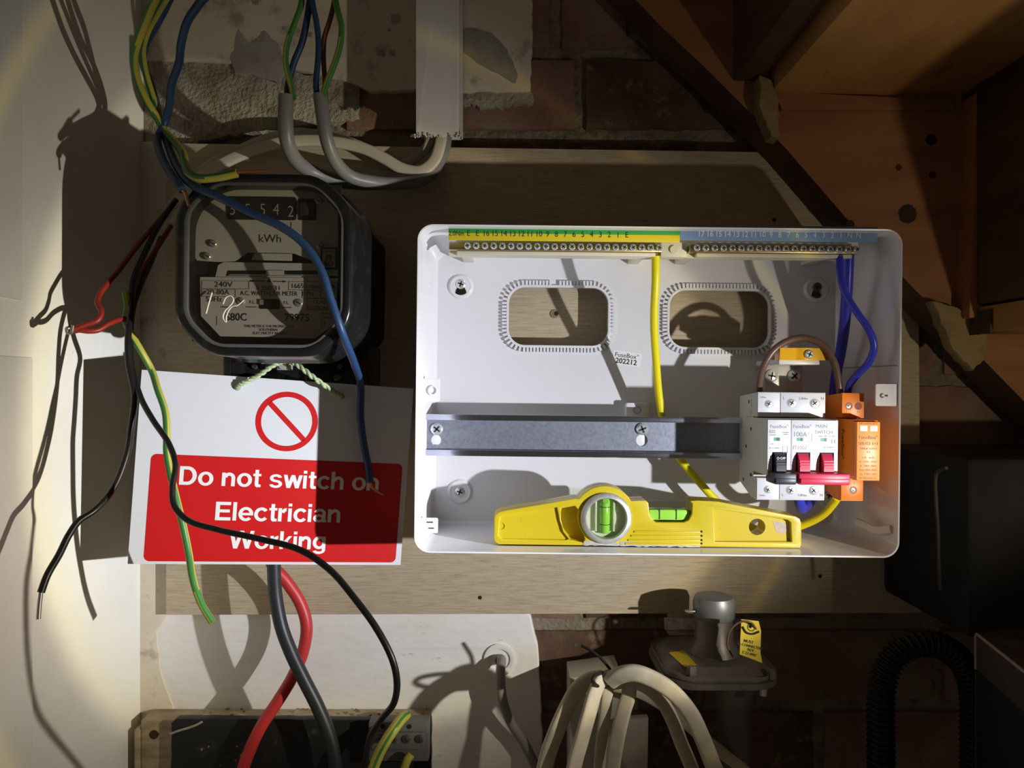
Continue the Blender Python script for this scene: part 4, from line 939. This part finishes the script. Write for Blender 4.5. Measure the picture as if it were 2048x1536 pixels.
GL = {  # bold upright grotesque, cap height 1: (advance, list of [outer, holes...])
 'D': (.93, [rec(0, .2, 0, 1), [[(.1, 1), (.40, 1)]+ell(.40, .5, .46, .5, 90, -90)+[(.1, 0), (.1, .17), (.38, .17)]+ell(.38, .5, .27, .33, -90, 90)+[(.1, .83)]]]),
 'o': (.83, [[ell(.39, .365, .39, .385), ell(.39, .365, .19, .235)]]),
 'n': (.78, [rec(0, .19, 0, .73), pring(.38, .44, .30, .305, .19, .17, 0, 170), rec(.49, .68, 0, .45)]),
 't': (.48, [rec(.1, .29, .12, .95), rec(0, .42, .60, .73), [[(.1, .2), (.12, .06), (.2, -.01), (.42, 0), (.42, .14), (.33, .14), (.29, .2)]]]),
 's': (.76, [pring(.345, .525, .325, .22, .18, .135, 12, 275), pring(.345, .205, .345, .225, .18, .135, 95, -168)]),
 'w': (1.05, [stk((.09, .73), (.27, 0)), stk((.50, .73), (.27, 0)), stk((.50, .73), (.73, 0)), stk((.91, .73), (.73, 0))]),
 'i': (.29, [rec(0, .19, 0, .73), rec(0, .19, .84, 1)]),
 'c': (.77, [pring(.38, .365, .38, .385, .19, .16, 38, 322)]),
 'h': (.78, [rec(0, .19, 0, 1), pring(.38, .44, .30, .305, .19, .17, 0, 170), rec(.49, .68, 0, .45)]),
 'E': (.88, [rec(0, .21, 0, 1), rec(.1, .76, .83, 1), rec(.1, .72, .43, .59), rec(.1, .78, 0, .17)]),
 'l': (.29, [rec(0, .19, 0, 1)]),
 'e': (.81, [pring(.38, .365, .38, .385, .19, .15, 0, 318), rec(.1, .755, .30, .43)]),
 'r': (.52, [rec(0, .19, 0, .73), pring(.42, .42, .28, .32, .19, .17, 88, 165)]),
 'a': (.79, [rec(.49, .67, .1, .5), rec(.49, .72, 0, .12), pring(.35, .50, .32, .25, .18, .14, 0, 165), [ell(.305, .215, .305, .23), ell(.33, .215, .13, .10)]]),
 'k': (.74, [rec(0, .19, 0, 1), stk((.15, .24), (.56, .73), .15), stk((.30, .46), (.60, 0), .18)]),
 'g': (.83, [[ell(.36, .38, .36, .37), ell(.37, .38, .175, .215)], rec(.53, .72, -.06, .73), pring(.37, -.04, .35, .23, .18, .14, 0, -165)]),
 'W': (1.36, [stk((.1, 1), (.35, 0), .2), stk((.66, 1), (.35, 0), .2), stk((.66, 1), (.97, 0), .2), stk((1.22, 1), (.97, 0), .2)]),
 ' ': (.38, [])}
b = MB()
for txt, xa_, xb_, y in (('Do not switch on', 358, 756, 968), ('Electrician', 430, 679, 1038), ('Working', 457, 650, 1094)):
    q0 = sp(xa_, y); q1 = sp(xb_, y+(xb_-xa_)*.036); adv = sum(GL[ch][0] for ch in txt)-.11
    k = (q1[0]-q0[0])/adv; x = q0[0]; zz_ = (q0[1]+q1[1])/2
    for ch in txt:
        for j, shp in enumerate(GL[ch][1]): b.solid([[(x+u*k, zz_+v*k) for u, v in o_] for o_ in shp], -.0004-.00004*j, -.00015)
        x += GL[ch][0]*k
b.build('lettering', m_inkw, sign, SM)
# string: two twisted strands over the seal bolt
b = MB(); hA = SM @ Vector((h1[0], -.0006, h1[1])); hB = SM @ Vector((h2[0], -.0006, h2[1]))
hA2 = SM @ Vector((h1[0], .004, h1[1])); hB2 = SM @ Vector((h2[0], .004, h2[1]))
core = catmull([hA2, hA, hA+Vector((.004, -.003, .003)), P(515, 752, .602), P(550, 729, .604), P(573, 722, .606), P(590, 727, .604), P(630, 757, .606), hB+Vector((-.004, -.0035, .003)), hB, hB2], 14)
st = []
for ph in (0, math.pi):
    pts = []
    for i, q in enumerate(core):
        tg = (core[min(i+1, len(core)-1)]-core[max(i-1, 0)]).normalized(); n1_ = tg.cross(Vector((0, 1, 0))).normalized(); n2_ = tg.cross(n1_)
        a = ph+i*.75; pts.append(q+(n1_*math.cos(a)+n2_*math.sin(a))*.0011)
    b.tube(pts, .0013, 6, 1, smooth=False)
b.build('string', m_string, label='green and white twine holding up the warning sign', cat='string', angle=80)

# ================================================================== loose wires on the left
wire('black_wire', 'black wire hanging to the lower left with a bare tinned end', [(352, 400, .668), (318, 450, .645), (288, 510, .615), (266, 565, .585), (262, 620, .568), (256, 680, .556), (258, 730, .552), (269, 790, .548), (262, 860, .543), (255, 905, .538), (228, 975, .528), (190, 1020, .514), (158, 1042, .506), (138, 1070, .501), (118, 1110, .494), (95, 1150, .486), (82, 1185, .482)], 13, m_wblk, bare=[(82, 1185, .482), (79, 1210, .481), (77, 1238, .480)], bm=m_tin, bw=.6)
G2 = lambda x, y, o=.0036: (x, y, sg(x, y, o))
wire('black_wire', 'long black wire looping down across the warning sign', [(322, 475, .665), (302, 525, .635), (280, 575, .604), (266, 620, .585), (261, 680, .568), (266, 740, .556), (282, 796, .545), (306, 840, .534), (338, 888, .522), (351, 930, .513), (345, 975, .506), (348, 1010, .502), (375, 1040, .497), (430, 1058, .490), (520, 1078, .478), (600, 1100, .466), (660, 1140, .456), (708, 1195, .446), (755, 1260, .440), (785, 1320, .438), (794, 1365, .440), (788, 1405, .446), (765, 1435, .458), (742, 1470, .476), (733, 1510, .496), (728, 1570, .520)], 12.5, m_wblk)
wire('red_wire', 'red wire reaching left with its stripped end twisted to another', [(350, 405, .670), (300, 462, .64), (262, 508, .605), (238, 540, .582), (216, 566, .566), (200, 588, .558), (195, 606, .552), (203, 624, .548), (196, 640, .545), (170, 650, .541), (150, 658, .538), (143, 661, .537)], 11, m_wred, bare=[(143, 661, .537), (136, 656, .5345), (134, 664, .535), (142, 666, .536), (146, 650, .535)], bm=m_tin, bw=.6)
wire('red_wire', 'red wire passing behind the green and yellow wire to the twisted joint', [(342, 452, .668), (318, 490, .652), (292, 530, .630), (272, 562, .605), (262, 610, .582), (252, 636, .570), (236, 640, .560), (216, 648, .552), (196, 660, .546), (176, 662, .542), (158, 660, .5395), (148, 662, .539)], 11, m_wred, bare=[(148, 662, .539), (139, 666, .5375), (133, 658, .5365), (140, 654, .5355)], bm=m_tin, bw=.6)
wire('earth_wire', 'short green and yellow wire hanging over the left of the sign', [(251, 584, .572), (255, 612, .571), (252, 640, .570), (259, 662, .569), (281, 700, .571), (303, 740, .576), (316, 780, .568), (331, 825, .563), (334, 870, .560), (334, 905, .558), (344, 960, .556), (357, 1015, .554), (368, 1060, .554), (378, 1110, .556), (384, 1150, .560), (392, 1180, .563), (404, 1210, .567), (424, 1243, .573)], 14.5, [m_wgrn, m_wyel], stripe=gy, twist=.02)
# bundle from the top left
wire('earth_wire', 'green and yellow wire in the top left bundle, bare end over the meter', [(322, -40, .500), (300, 20, .520), (280, 70, .540), (268, 110, .556), (272, 150, .572), (290, 195, .590), (312, 232, .602), (330, 262, .603), (350, 285, .588), (366, 308, .566), (371, 332, .545), (380, 348, .533), (400, 357, .528), (435, 355, .527), (474, 347, .527)], 15, [m_wgrn, m_wyel], stripe=gy, twist=.03, bare=[(474, 345, .527), (505, 343, .527), (536, 342, .527)], bw=.42)
wire('earth_wire', 'second green and yellow wire twisted into the top left bundle', [(345, -40, .508), (318, 20, .528), (296, 60, .546), (285, 100, .564), (290, 140, .578), (300, 175, .590), (310, 205, .600), (322, 240, .612), (326, 256, .614)], 13, [m_wgrn, m_wyel], stripe=gy, twist=.03)
wire('neutral_wire', 'long blue wire slanting down across the meter dial to the sign', [(352, -40, .514), (335, 5, .530), (312, 50, .550), (290, 90, .568), (286, 125, .582), (300, 165, .598), (312, 205, .610), (322, 245, .616), (336, 290, .596), (358, 340, .555), (385, 370, .534), (440, 395, .528), (500, 425, .527), (560, 452, .526), (605, 485, .526), (640, 535, .526), (662, 600, .527), (684, 665, .532), (708, 725, .566), G2(722, 780, .010), G2(721, 830, .007), G2(728, 890, .007), G2(737, 935, .008), G2(740, 965, .009)], 17, m_wblue, bare=[G2(740, 965, .009), G2(746, 978, .009), G2(766, 990, .006)], bw=.42)
wire('neutral_wire', 'blue wire in the top left bundle, stripped end at the meter corner', [(430, -40, .508), (398, 8, .524), (374, 45, .540), (362, 90, .556), (358, 125, .570), (343, 170, .586), (338, 215, .598), (328, 248, .604), (316, 275, .598), (322, 310, .575), (340, 345, .550), (356, 368, .536), (364, 380, .532)], 15, m_wblue, bare=[(364, 380, .532), (370, 385, .531), (374, 398, .531), (378, 412, .531)], bw=.40)
# ------------------------------------------------------------------ two grey sheathed cables with their cores spread
def sheathed(label, sheath, wpx, cores):
    pv = [W(*q) for q in sheath]; r = wpx/2*sheath[0][2]/F
    t = thing('sheathed_cable', label, 'cable', pv[0])
    b = MB(); b.tube(pv, r, 14, 10); b.build('sheath', m_gsheath, t, angle=60)
    for nm, pts, wp, m, stp in cores:
        b = MB(); b.tube(run(pts), wp/2*pts[0][2]/F, 10, 10, stripe=stp, twist=.03); b.build(nm, m, t, angle=70)
sheathed('grey sheathed cable left of its pair above the meter, blue and earth cores', [(572, 190, .600), (571, 240, .602), (575, 285, .608), (590, 318, .622), (618, 340, .640), (680, 362, .655), (770, 366, .668), (850, 350, .678), (884, 310, .684), (893, 255, .690)], 30,
         [('earth_core', [(586, 198, .600), (583, 175, .600), (572, 130, .598), (574, 90, .597), (590, 45, .596), (602, 10, .596), (603, -40, .596)], 12, [m_wgrn, m_wyel], gy),
          ('blue_core', [(573, 198, .604), (577, 165, .604), (588, 125, .602), (604, 85, .600), (613, 45, .598), (620, 0, .598), (622, -40, .598)], 13, m_wblue, None)])
sheathed('grey sheathed cable right of its pair above the meter, three cores spread', [(640, 188, .596), (646, 235, .598), (655, 285, .604), (672, 325, .616), (700, 352, .630), (745, 364, .642), (800, 367, .660), (850, 358, .672), (876, 325, .682), (884, 260, .690)], 28,
         [('blue_core', [(634, 196, .596), (632, 165, .596), (636, 120, .595), (637, 80, .594), (632, 40, .593), (625, 5, .592), (622, -40, .592)], 12, m_wblue, None),
          ('brown_core', [(652, 205, .598), (650, 165, .599), (647, 110, .599), (649, 75, .598), (660, 40, .598), (668, 5, .598), (670, -40, .598)], 10, m_wbrnr, None),
          ('earth_core', [(645, 194, .594), (654, 165, .594), (670, 125, .593), (680, 90, .592), (683, 55, .592), (674, 15, .592), (665, -40, .592)], 12.5, [m_wgrn, m_wyel], gy)])
# ------------------------------------------------------------------ trunking
b = MB(); x0, x1 = P(832, 0, .655).x, P(918, 0, .655).x; zb = P(0, 270, .655).z; zt_ = Z0+.5; rn = random.Random(5)
jag = [(x0+(x1-x0)*k/26, zb+rn.uniform(-.0022, .0014)) for k in range(27)]
t = thing('cable_trunking', 'white plastic trunking with a rough sawn lower end', 'trunking', ((x0+x1)/2, .711, zb))
b.solid([[(x0, zt_)]+jag+[(x1, zt_)]], .655, .6565, .0003); b.box(x0, x0+.0015, .6562, .711, zb+.014, zt_); b.box(x1-.0015, x1, .6562, .711, zb+.014, zt_); b.box(x0, x1, .7095, .711, zb+.014, zt_)
b.build('trunking_body', m_trunk, t)
b = MB()
for k in range(22):
    x = rn.uniform(x0-.001, x1+.002); z = zb+rn.uniform(-.0025, .001); b.solid([rag(circ(x, z, rn.uniform(.0006, .0014), 6), .0008, .0004, 300+k)], .6535, .655)
b.build('swarf', m_trunk, t, kind='stuff')
# flat twin cables that drop out of the trunking and run left behind the meter
def flatcable(label, pts, wpx, m, ref=Vector((0, -1, 0)), sub=10, thin=.55):
    pv = run(pts); dm = pts[len(pts)//2][2]; r = wpx/2*dm/F
    t = thing('flat_cable', label, 'cable', pv[0])
    b = MB(); b.tube(pv, r, 16, sub, flat=(r*thin, r), ref=ref); b.build('sheath', m, t, angle=60); return t
flatcable('cream flat cable looping from the trunking along the top of the plywood', [(884, 262, .671), (880, 290, .671), (868, 322, .671), (842, 342, .671), (806, 338, .672), (770, 318, .673), (730, 298, .674), (680, 286, .675), (620, 281, .677), (560, 286, .679), (500, 303, .682), (450, 325, .685), (400, 355, .688), (370, 385, .69), (352, 402, .691), (343, 412, .69)], 23, m_tsheath)
flatcable('dim flat cable just behind the cream one above the meter', [(868, 262, .691), (850, 300, .692), (800, 330, .692), (720, 292, .692), (650, 272, .692), (590, 266, .692), (540, 276, .692), (480, 300, .692), (420, 330, .692), (380, 370, .692), (362, 420, .692), (345, 445, .692)], 20, m_dsheath)
flatcable('dark flat cable turning back up behind the trunking mouth', [(890, 262, .693), (875, 300, .693), (845, 330, .693), (805, 356, .692), (770, 352, .692), (740, 345, .692)], 20, m_dsheath)

# ================================================================== lower left: tails, cut-out board, connector
wire('meter_tail', 'thick dark grey meter tail hanging below the sign', [(548, 1080, .656), (548, 1140, .656), (551, 1190, .656), (562, 1250, .655), (580, 1300, .653), (606, 1355, .651), (634, 1410, .65), (655, 1460, .65), (668, 1510, .65), (676, 1600, .65)], 27, m_tail_k, cat='cable', seg=18)
wire('meter_tail', 'thick red meter tail crossing behind the dark grey one', [(538, 1080, .666), (545, 1130, .668), (572, 1162, .671), (600, 1205, .673), (613, 1250, .673), (607, 1300, .672), (586, 1352, .669), (556, 1402, .666), (524, 1450, .663), (500, 1500, .661), (482, 1560, .66)], 24, m_tail_r, cat='cable', seg=18)
DCB = .675
t = thing('cutout_board', 'black painted fuse cut-out board on a dusty wooden block, lower left', 'board', (-.2, .708, Z0-.48))
q0 = P(281, 1443, .684); q1 = P(858, 1440, .684); zt_ = P(0, 1440, .684).z
b = MB(); b.box(q0.x, q1.x, .684, .7085, Z0-.60, zt_, .0015); b.build('wooden_block', m_wood, t)
b = MB(); b.box(q0.x-.005, q0.x-.0001, .681, .7090, Z0-.60, P(0, 1456, .684).z, .0018); b.build('side_strip', m_wood, t)
q = rag(pxo([(342, 1446), (352, 1438), (862, 1440), (864, 2000), (338, 2000)], DCB), .01, .0006, 55); b = MB(); b.solid([q], DCB, .6838, .0008); bb = b.build('black_panel', m_blkboard, t)
b = MB(); p = P(308, 1469, .684); b.solid([rag(circ(p.x, p.z, .0042, 12), .002, .0007, 56)], .6835, .6845); b.build('knot_hole', m_knot, t)
b = MB(); b.tube([P(340, 1468, DCB), P(355, 1462, DCB), P(375, 1456, DCB), P(392, 1450, DCB), P(405, 1443, DCB)], .0011, 6, 6); b.build('chipped_edge', m_filler, t)
b = MB(); rn = random.Random(9)
for k in range(60):
    x = rn.uniform(350, 850); p = P(x, 1440, .684); yy = rn.uniform(.684, .707); r = rn.uniform(.0005, .0013); b.box(p.x-r, p.x+r, yy-r, yy+r, zt_-.0001, zt_+r*1.2, M=None)
for k in range(10):
    p = P(rn.uniform(395, 520), rn.uniform(1490, 1535), DCB); r = rn.uniform(.0005, .0014); b.solid([rag(circ(p.x, p.z, r, 6), .001, .0004, 330+k)], DCB-.0006, DCB+.0002)
b.build('rubble_dust', m_wedge, t, kind='stuff')
a = P(737, 1496, .66); e = P(857, 1444, .66)
t = thing('connector_block', 'small grey connector block with two rows of screws, bottom of the board', 'connector', ((a.x+e.x)/2, .675, a.z))
b = MB(); b.box(a.x, e.x, .66, DCB-.0001, a.z-.012, e.z, .001); b.box(a.x+.003, e.x-.003, .656, .6602, a.z, e.z-.008, .001); b.build('block_body', m_conn, t)
for k in range(4):
    x = a.x+(e.x-a.x)*(.2+.22*k); s = screw_mb(.0038, .001, 0, 'slot', rot=.5*k); move(s, (x, .6555, e.z-.013)); s.build('clamp_screw', [m_dark, m_slot], t)
    if k % 2 == 0: MB().lathe([(.0022, -.0003), (.0022, .0005)], (x+.002, .66, e.z-.004), 'Y', 12).build('screw_hole', m_slot, t)
wire('earth_wire', 'thick yellow earth wire hooked over the connector block', [(812, 1432, .672), (803, 1438, .66), (790, 1455, .648), (772, 1482, .642), (755, 1515, .64), (742, 1560, .638)], 22, [m_wyel, m_wgrn], stripe=lambda k, s: 1 if k == 2 else 0)
wire('earth_wire', 'end of a yellow earth wire below the connector block', [(822, 1508, .652), (814, 1520, .65), (806, 1545, .65), (800, 1580, .65)], 18, [m_wyel, m_wgrn], stripe=lambda k, s: 1 if k in (2, 3) else 0)
wire('flex_cable', 'grey cable emerging from the round hole in the painted wall', [(999, 1322, .70), (1001, 1318, .71), (1003, 1322, .696), (1001, 1345, .688), (1002, 1375, .686), (1008, 1410, .688), (1022, 1445, .692), (1048, 1485, .696), (1075, 1540, .7)], 19, mat('mid_grey_flex', (.26, .245, .22), .5), cat='cable')

# ================================================================== bundle of folded grey cables
def bc(label, pts, wpx, ref=Vector((0, -1, 0)), thin=.5): flatcable(label, pts, wpx, m_dsheath, ref, thin=thin)
bc('outermost left cable of the folded bundle', [(1080, 1600, .585), (1093, 1520, .588), (1110, 1470, .590), (1132, 1420, .594), (1155, 1380, .598), (1178, 1362, .602), (1205, 1356, .606)], 32, thin=.7)
bc('pale twisted cable, front left of the folded bundle', [(1140, 1600, .565), (1148, 1535, .570), (1163, 1480, .574), (1177, 1430, .578), (1190, 1385, .583), (1202, 1362, .590), (1222, 1352, .600)], 31, Vector((.35, -1, 0)), .45)
bc('middle cable of the folded bundle, turning behind the tie', [(1220, 1600, .588), (1226, 1530, .590), (1236, 1470, .592), (1248, 1420, .595), (1258, 1385, .598), (1256, 1362, .604), (1236, 1352, .608)], 30, Vector((-.5, -1, 0)), .4)
bc('narrow cable hanging behind the pale twisted one', [(1196, 1600, .604), (1200, 1520, .604), (1206, 1460, .604), (1212, 1410, .604), (1216, 1370, .606)], 24)
bc('long arching cable on the right of the folded bundle', [(1220, 1362, .590), (1240, 1350, .584), (1270, 1346, .579), (1305, 1358, .576), (1345, 1384, .574), (1380, 1425, .572), (1402, 1470, .570), (1422, 1520, .568), (1450, 1600, .566)], 33, thin=.7)
bc('cable close under the arching one in the bundle', [(1225, 1366, .604), (1260, 1362, .600), (1295, 1375, .596), (1322, 1400, .594), (1345, 1440, .592), (1362, 1485, .590), (1385, 1540, .588), (1400, 1600, .588)], 28, Vector((.3, -1, 0)), .5)
bc('dark rear cable sloping away to the regulator side', [(1225, 1370, .640), (1280, 1385, .640), (1340, 1420, .640), (1400, 1470, .638), (1450, 1510, .636), (1500, 1560, .636)], 24)
wire('cable_tie', 'dark plastic tie tail sticking up from the cable bundle', [(1163, 1291, .612), (1180, 1300, .608), (1200, 1315, .604), (1215, 1332, .600), (1224, 1345, .598), (1219, 1357, .590)], 6, m_blackm, cat='cable tie')
b = MB(); pts = [P(1204+18*math.cos(a), 1360+14*math.sin(a), .592+.016*math.sin(a*1.0+1.57)) for a in [2*math.pi*k/16 for k in range(17)]]; b.tube(pts, .0016, 8, 4); b.build('cable_tie_loop', m_blackm, label='dark tie loop round the neck of the cable bundle', cat='cable tie')
t = thing('trunking_end', 'pale flat trunking behind the cable bundle', 'trunking', P(1215, 1536, .66))
q = pxo([(1137, 1352), (1245, 1345), (1296, 1434), (1292, 1700), (1137, 1700)], .655); q2 = pxo([(1238, 1438), (1296, 1434), (1292, 1700), (1238, 1700)], .648)
MB().solid([pxo([(1140, 1356), (1240, 1342), (1240, 1700), (1140, 1700)], .655)], .655, .695, .001).build('cover', m_plate, t)
MB().solid([q2], .646, .6545, .0006).build('side_cover', m_plate, t)

# ================================================================== gas regulator
c = P(1453, 1330, .600)
t = thing('gas_regulator', 'grey cast metal gas regulator with domed cap, below the plywood', 'gas regulator', (c.x, .60, Z0-.36))
def sect(cx_, cy_, w_, dp, z, r): return [(x, y, z) for x, y in rr(cx_-w_/2, cx_+w_/2, cy_-dp/2, cy_+dp/2, r, 6)]
cy_ = .650
zz = lambda y, d=.60: P(0, y, d).z
W0 = .094
body = [(.072, .076, zz(1330, .62)+.001), (.082, .086, zz(1334, .62)), (.090, .094, zz(1340, .62)-.0012), (.0945, .099, zz(1356)), (.0945, .099, zz(1364)), (.092, .096, zz(1366)), (.092, .096, zz(1367)), (.097, .102, zz(1368.5)), (.097, .102, zz(1380)), (.092, .096, zz(1384)), (.070, .050, zz(1392)), (.050, .042, zz(1400))]
b = MB(); rings = [sect(c.x, cy_, *q[:2], q[2], .026 if q[0] > .06 else .018) for q in body]; m = len(rings[0])
vs = [p for r in rings for p in r]; fs = [(i*m+k, i*m+(k+1) % m, (i+1)*m+(k+1) % m, (i+1)*m+k) for i in range(len(rings)-1) for k in range(m)] + [tuple(range(m)), tuple((len(rings)-1)*m+k for k in reversed(range(m)))]
b.add(vs, fs); b.build('diaphragm_body', m_castg, t, None or I4, 50)
zc0 = zz(1330, .62); cx2 = P(1444, 1230, .625).x
b = MB(); b.lathe([(.0270, zc0-.012), (.0215, zc0+.004), (.0165, zc0+.012), (.0160, zz(1255, .62))], (cx2, cy_, 0), 'Z', 28); b.build('spring_tower', m_castg, t)
b = MB(); b.lathe([(.0165, zz(1258, .62)), (.0178, zz(1254, .62)), (.0182, zz(1225, .62)), (.0165, zz(1213, .62)), (.0120, zz(1210, .62)), (0, zz(1209, .62))], (cx2, cy_, 0), 'Z', 28); b.box(cx2-.027, cx2-.016, cy_-.006, cy_-.002, zz(1243, .62), zz(1239, .62), .0008); b.build('cap', m_castl, t)
for x, y in ((1385, 1345), (1545, 1352)): p = P(x, y, .605); b = MB(); b.lathe([(.0042, -.003), (.0042, .003), (.0028, .0042)], (p.x, .608, p.z), 'Z', 6); b.build('lid_bolt', m_castg, t)
p = P(1530, 1380, .608); MB().lathe([(.0030, -.006), (.0030, .003)], (p.x, .612, p.z), 'Z', 8).build('lid_bolt', m_steel, t)
px_ = P(1480, 1430, .635); b = MB(); b.lathe([(.0235, zz(1396)), (.0180, zz(1404)), (.0178, zz(1455)), (.0150, zz(1468)), (.0148, Z0-.62)], (px_.x, cy_, 0), 'Z', 20); b.build('inlet_pipe', m_castg, t)
# spring lid label and lead wire
a = P(1352, 1315, .61); bq = MB(); zt2 = body[0][2]+.0004
bq.add([(P(1345, 0, .63).x, .645, zt2), (P(1372, 0, .606).x, .612, zt2), (P(1400, 0, .606).x, .616, zt2), (P(1378, 0, .63).x, .650, zt2)], [(0, 1, 2, 3)]); bq.build('rating_label', m_tag, t)
tg = thing('warning_tag', 'yellow card tag with black print hanging on the regulator', 'tag', P(1503, 1322, .597))
TG = Matrix.Translation(P(1501, 1282, .597)) @ Matrix.Rotation(math.radians(6), 4, 'Y') @ Matrix.Rotation(math.radians(-8), 4, 'X'); kx = .597/F
sc = lambda pts: [(x*kx, -y*kx) for x, y in pts]
q = rag(sc([(-21, -40), (14, -40), (20, -22), (21, 20), (26, 40), (-20, 28)]), .006, .0003, 92)
cd = MB().solid([q, circ(-2*kx, 28*kx, .0014, 10)], 0, .0006); cd.build('card', m_tag, tg, TG)
b = MB(); b.tube([Vector((x*kx, -.0002, -y*kx)) for x, y in ((-18, -26), (-10, -16), (2, -14), (16, -20))], .0009, 6, 6)
b.solid([circ(0, 27*kx, .0034, 14), circ(0, 27*kx, .0026, 14)], -.0002, .0001)
for k, (s, sz) in enumerate((('MUST', 6), ('be CONNECTED', 5), ('N.V.', 6))): b.text(s, (-4+3*k)*kx, -.0003, (0-8*k)*kx-.0016, sz*kx*1.35, ext=.00003, bold=.01, rot=.12)
b.text('E 23 0987', -1*kx, -.0003, -27*kx, 6*kx*1.2, ext=.00003, rot=.14); b.build('lettering', m_ink, tg, TG)
wire('tag_wire', 'thin brown seal wire tying the yellow tag to the regulator', [(1466, 1315, .607), (1455, 1290, .603), (1460, 1262, .599), (1478, 1245, .597), (1500, 1244, .5955), (1515, 1262, .600)], 4, m_wbrn, cat='wire')

# ================================================================== dark things on the right
t = thing('black_case', 'black plastic case with a painted highlight down its left edge, right of the fuse box', 'case', (.43, .57, Z0-.20))
a = P(1874, 1245, .60); e = P(1874, 905, .60)
b = MB(); b.box(a.x, a.x+.26, .56, .69, a.z, e.z, .006); b.build('case_body', m_dust, t)
b = MB(); b.tube([P(1893, 936, .558), P(1874, 945, .570), P(1871, 960, .572), P(1872, 1000, .571), P(1876, 1060, .571), P(1877, 1120, .571), P(1880, 1180, .571)], .0013, 8, 6); b.build('edge_highlight', m_edge_hl, t)  # thin lighter strip painted as the highlight on the case edge
t = thing('ribbed_hose', 'black ribbed hose arching in the dark lower right', 'hose', P(1850, 1400, .60))
arcp = [(1762, 1900), (1762, 1480), (1762, 1400), (1768, 1352), (1790, 1312), (1825, 1290), (1862, 1287), (1900, 1302), (1928, 1330), (1945, 1375), (1948, 1480), (1948, 1900)]
C_ = catmull([P(x, y, .62) for x, y in arcp], 14); b = MB()
rf = lambda u: 1.0 + .16*math.cos(u*2*math.pi*112)
L_ = [0]
for p_, q_ in zip(C_, C_[1:]): L_.append(L_[-1]+(q_-p_).length)
C2 = []; j_ = 0
for k in range(900):   # even steps, so that the ribs are even
    d_ = L_[-1]*k/899
    while j_ < len(L_)-2 and L_[j_+1] < d_: j_ += 1
    C2.append(C_[j_].lerp(C_[j_+1], min(1, (d_-L_[j_])/max(1e-9, L_[j_+1]-L_[j_]))))
b.tube(C2, .0098, 18, 1, smooth=False, rfun=rf); b.build('hose_body', m_hose, t, angle=80)
t = thing('storage_crate', 'dark crate with a pale painted highlight on its rim, bottom right corner', 'crate', (.40, .52, Z0-.33))
A0, A1 = P(1952, 1268, .55), P(2150, 1392, .42)
dx = A1-A0
b = MB(); hgt = Vector((0, 0, -.026)); bk = Vector((.10, .05, 0))
def slab(P0, P1, h, th):
    return [P0, P1, P1+h, P0+h, P0+th, P1+th, P1+h+th, P0+h+th], [(0, 3, 2, 1), (4, 5, 6, 7), (0, 1, 5, 4), (3, 7, 6, 2), (0, 4, 7, 3), (1, 2, 6, 5)]
B1 = Vector((A1.x, A1.y, A0.z)); 
b.add(*slab(A0, B1, hgt, bk)); b.build('crate_rim', mat('brown_black_board', (.035, .027, .02), .7, n1=(60, (.07, .055, .04), .55, .75)), t)
b = MB(); b.tube([A0+Vector((0, 0, -.026)), A0+Vector((0, 0, -.001)), A0+Vector((.0005, 0, 0)), A0.lerp(B1, .5), B1], .0011, 6, 5, smooth=False); b.build('rim_edge', m_rim_hl, t)  # pale strip painted as the highlight along the rim
b = MB(); o_ = Vector((.003, .004, -.026)); b.add(*slab(A0+o_, B1+o_, Vector((0, 0, -.16)), bk)); b.build('crate_side', m_dust, t)
b = MB(); b.tube([A0+o_+Vector((-.0002, 0, -.002)), A0+o_+Vector((-.0002, 0, -.10))], .0009, 6, smooth=False); b.build('corner_edge', m_edge_hl, t)  # lighter strip, a painted highlight on the corner
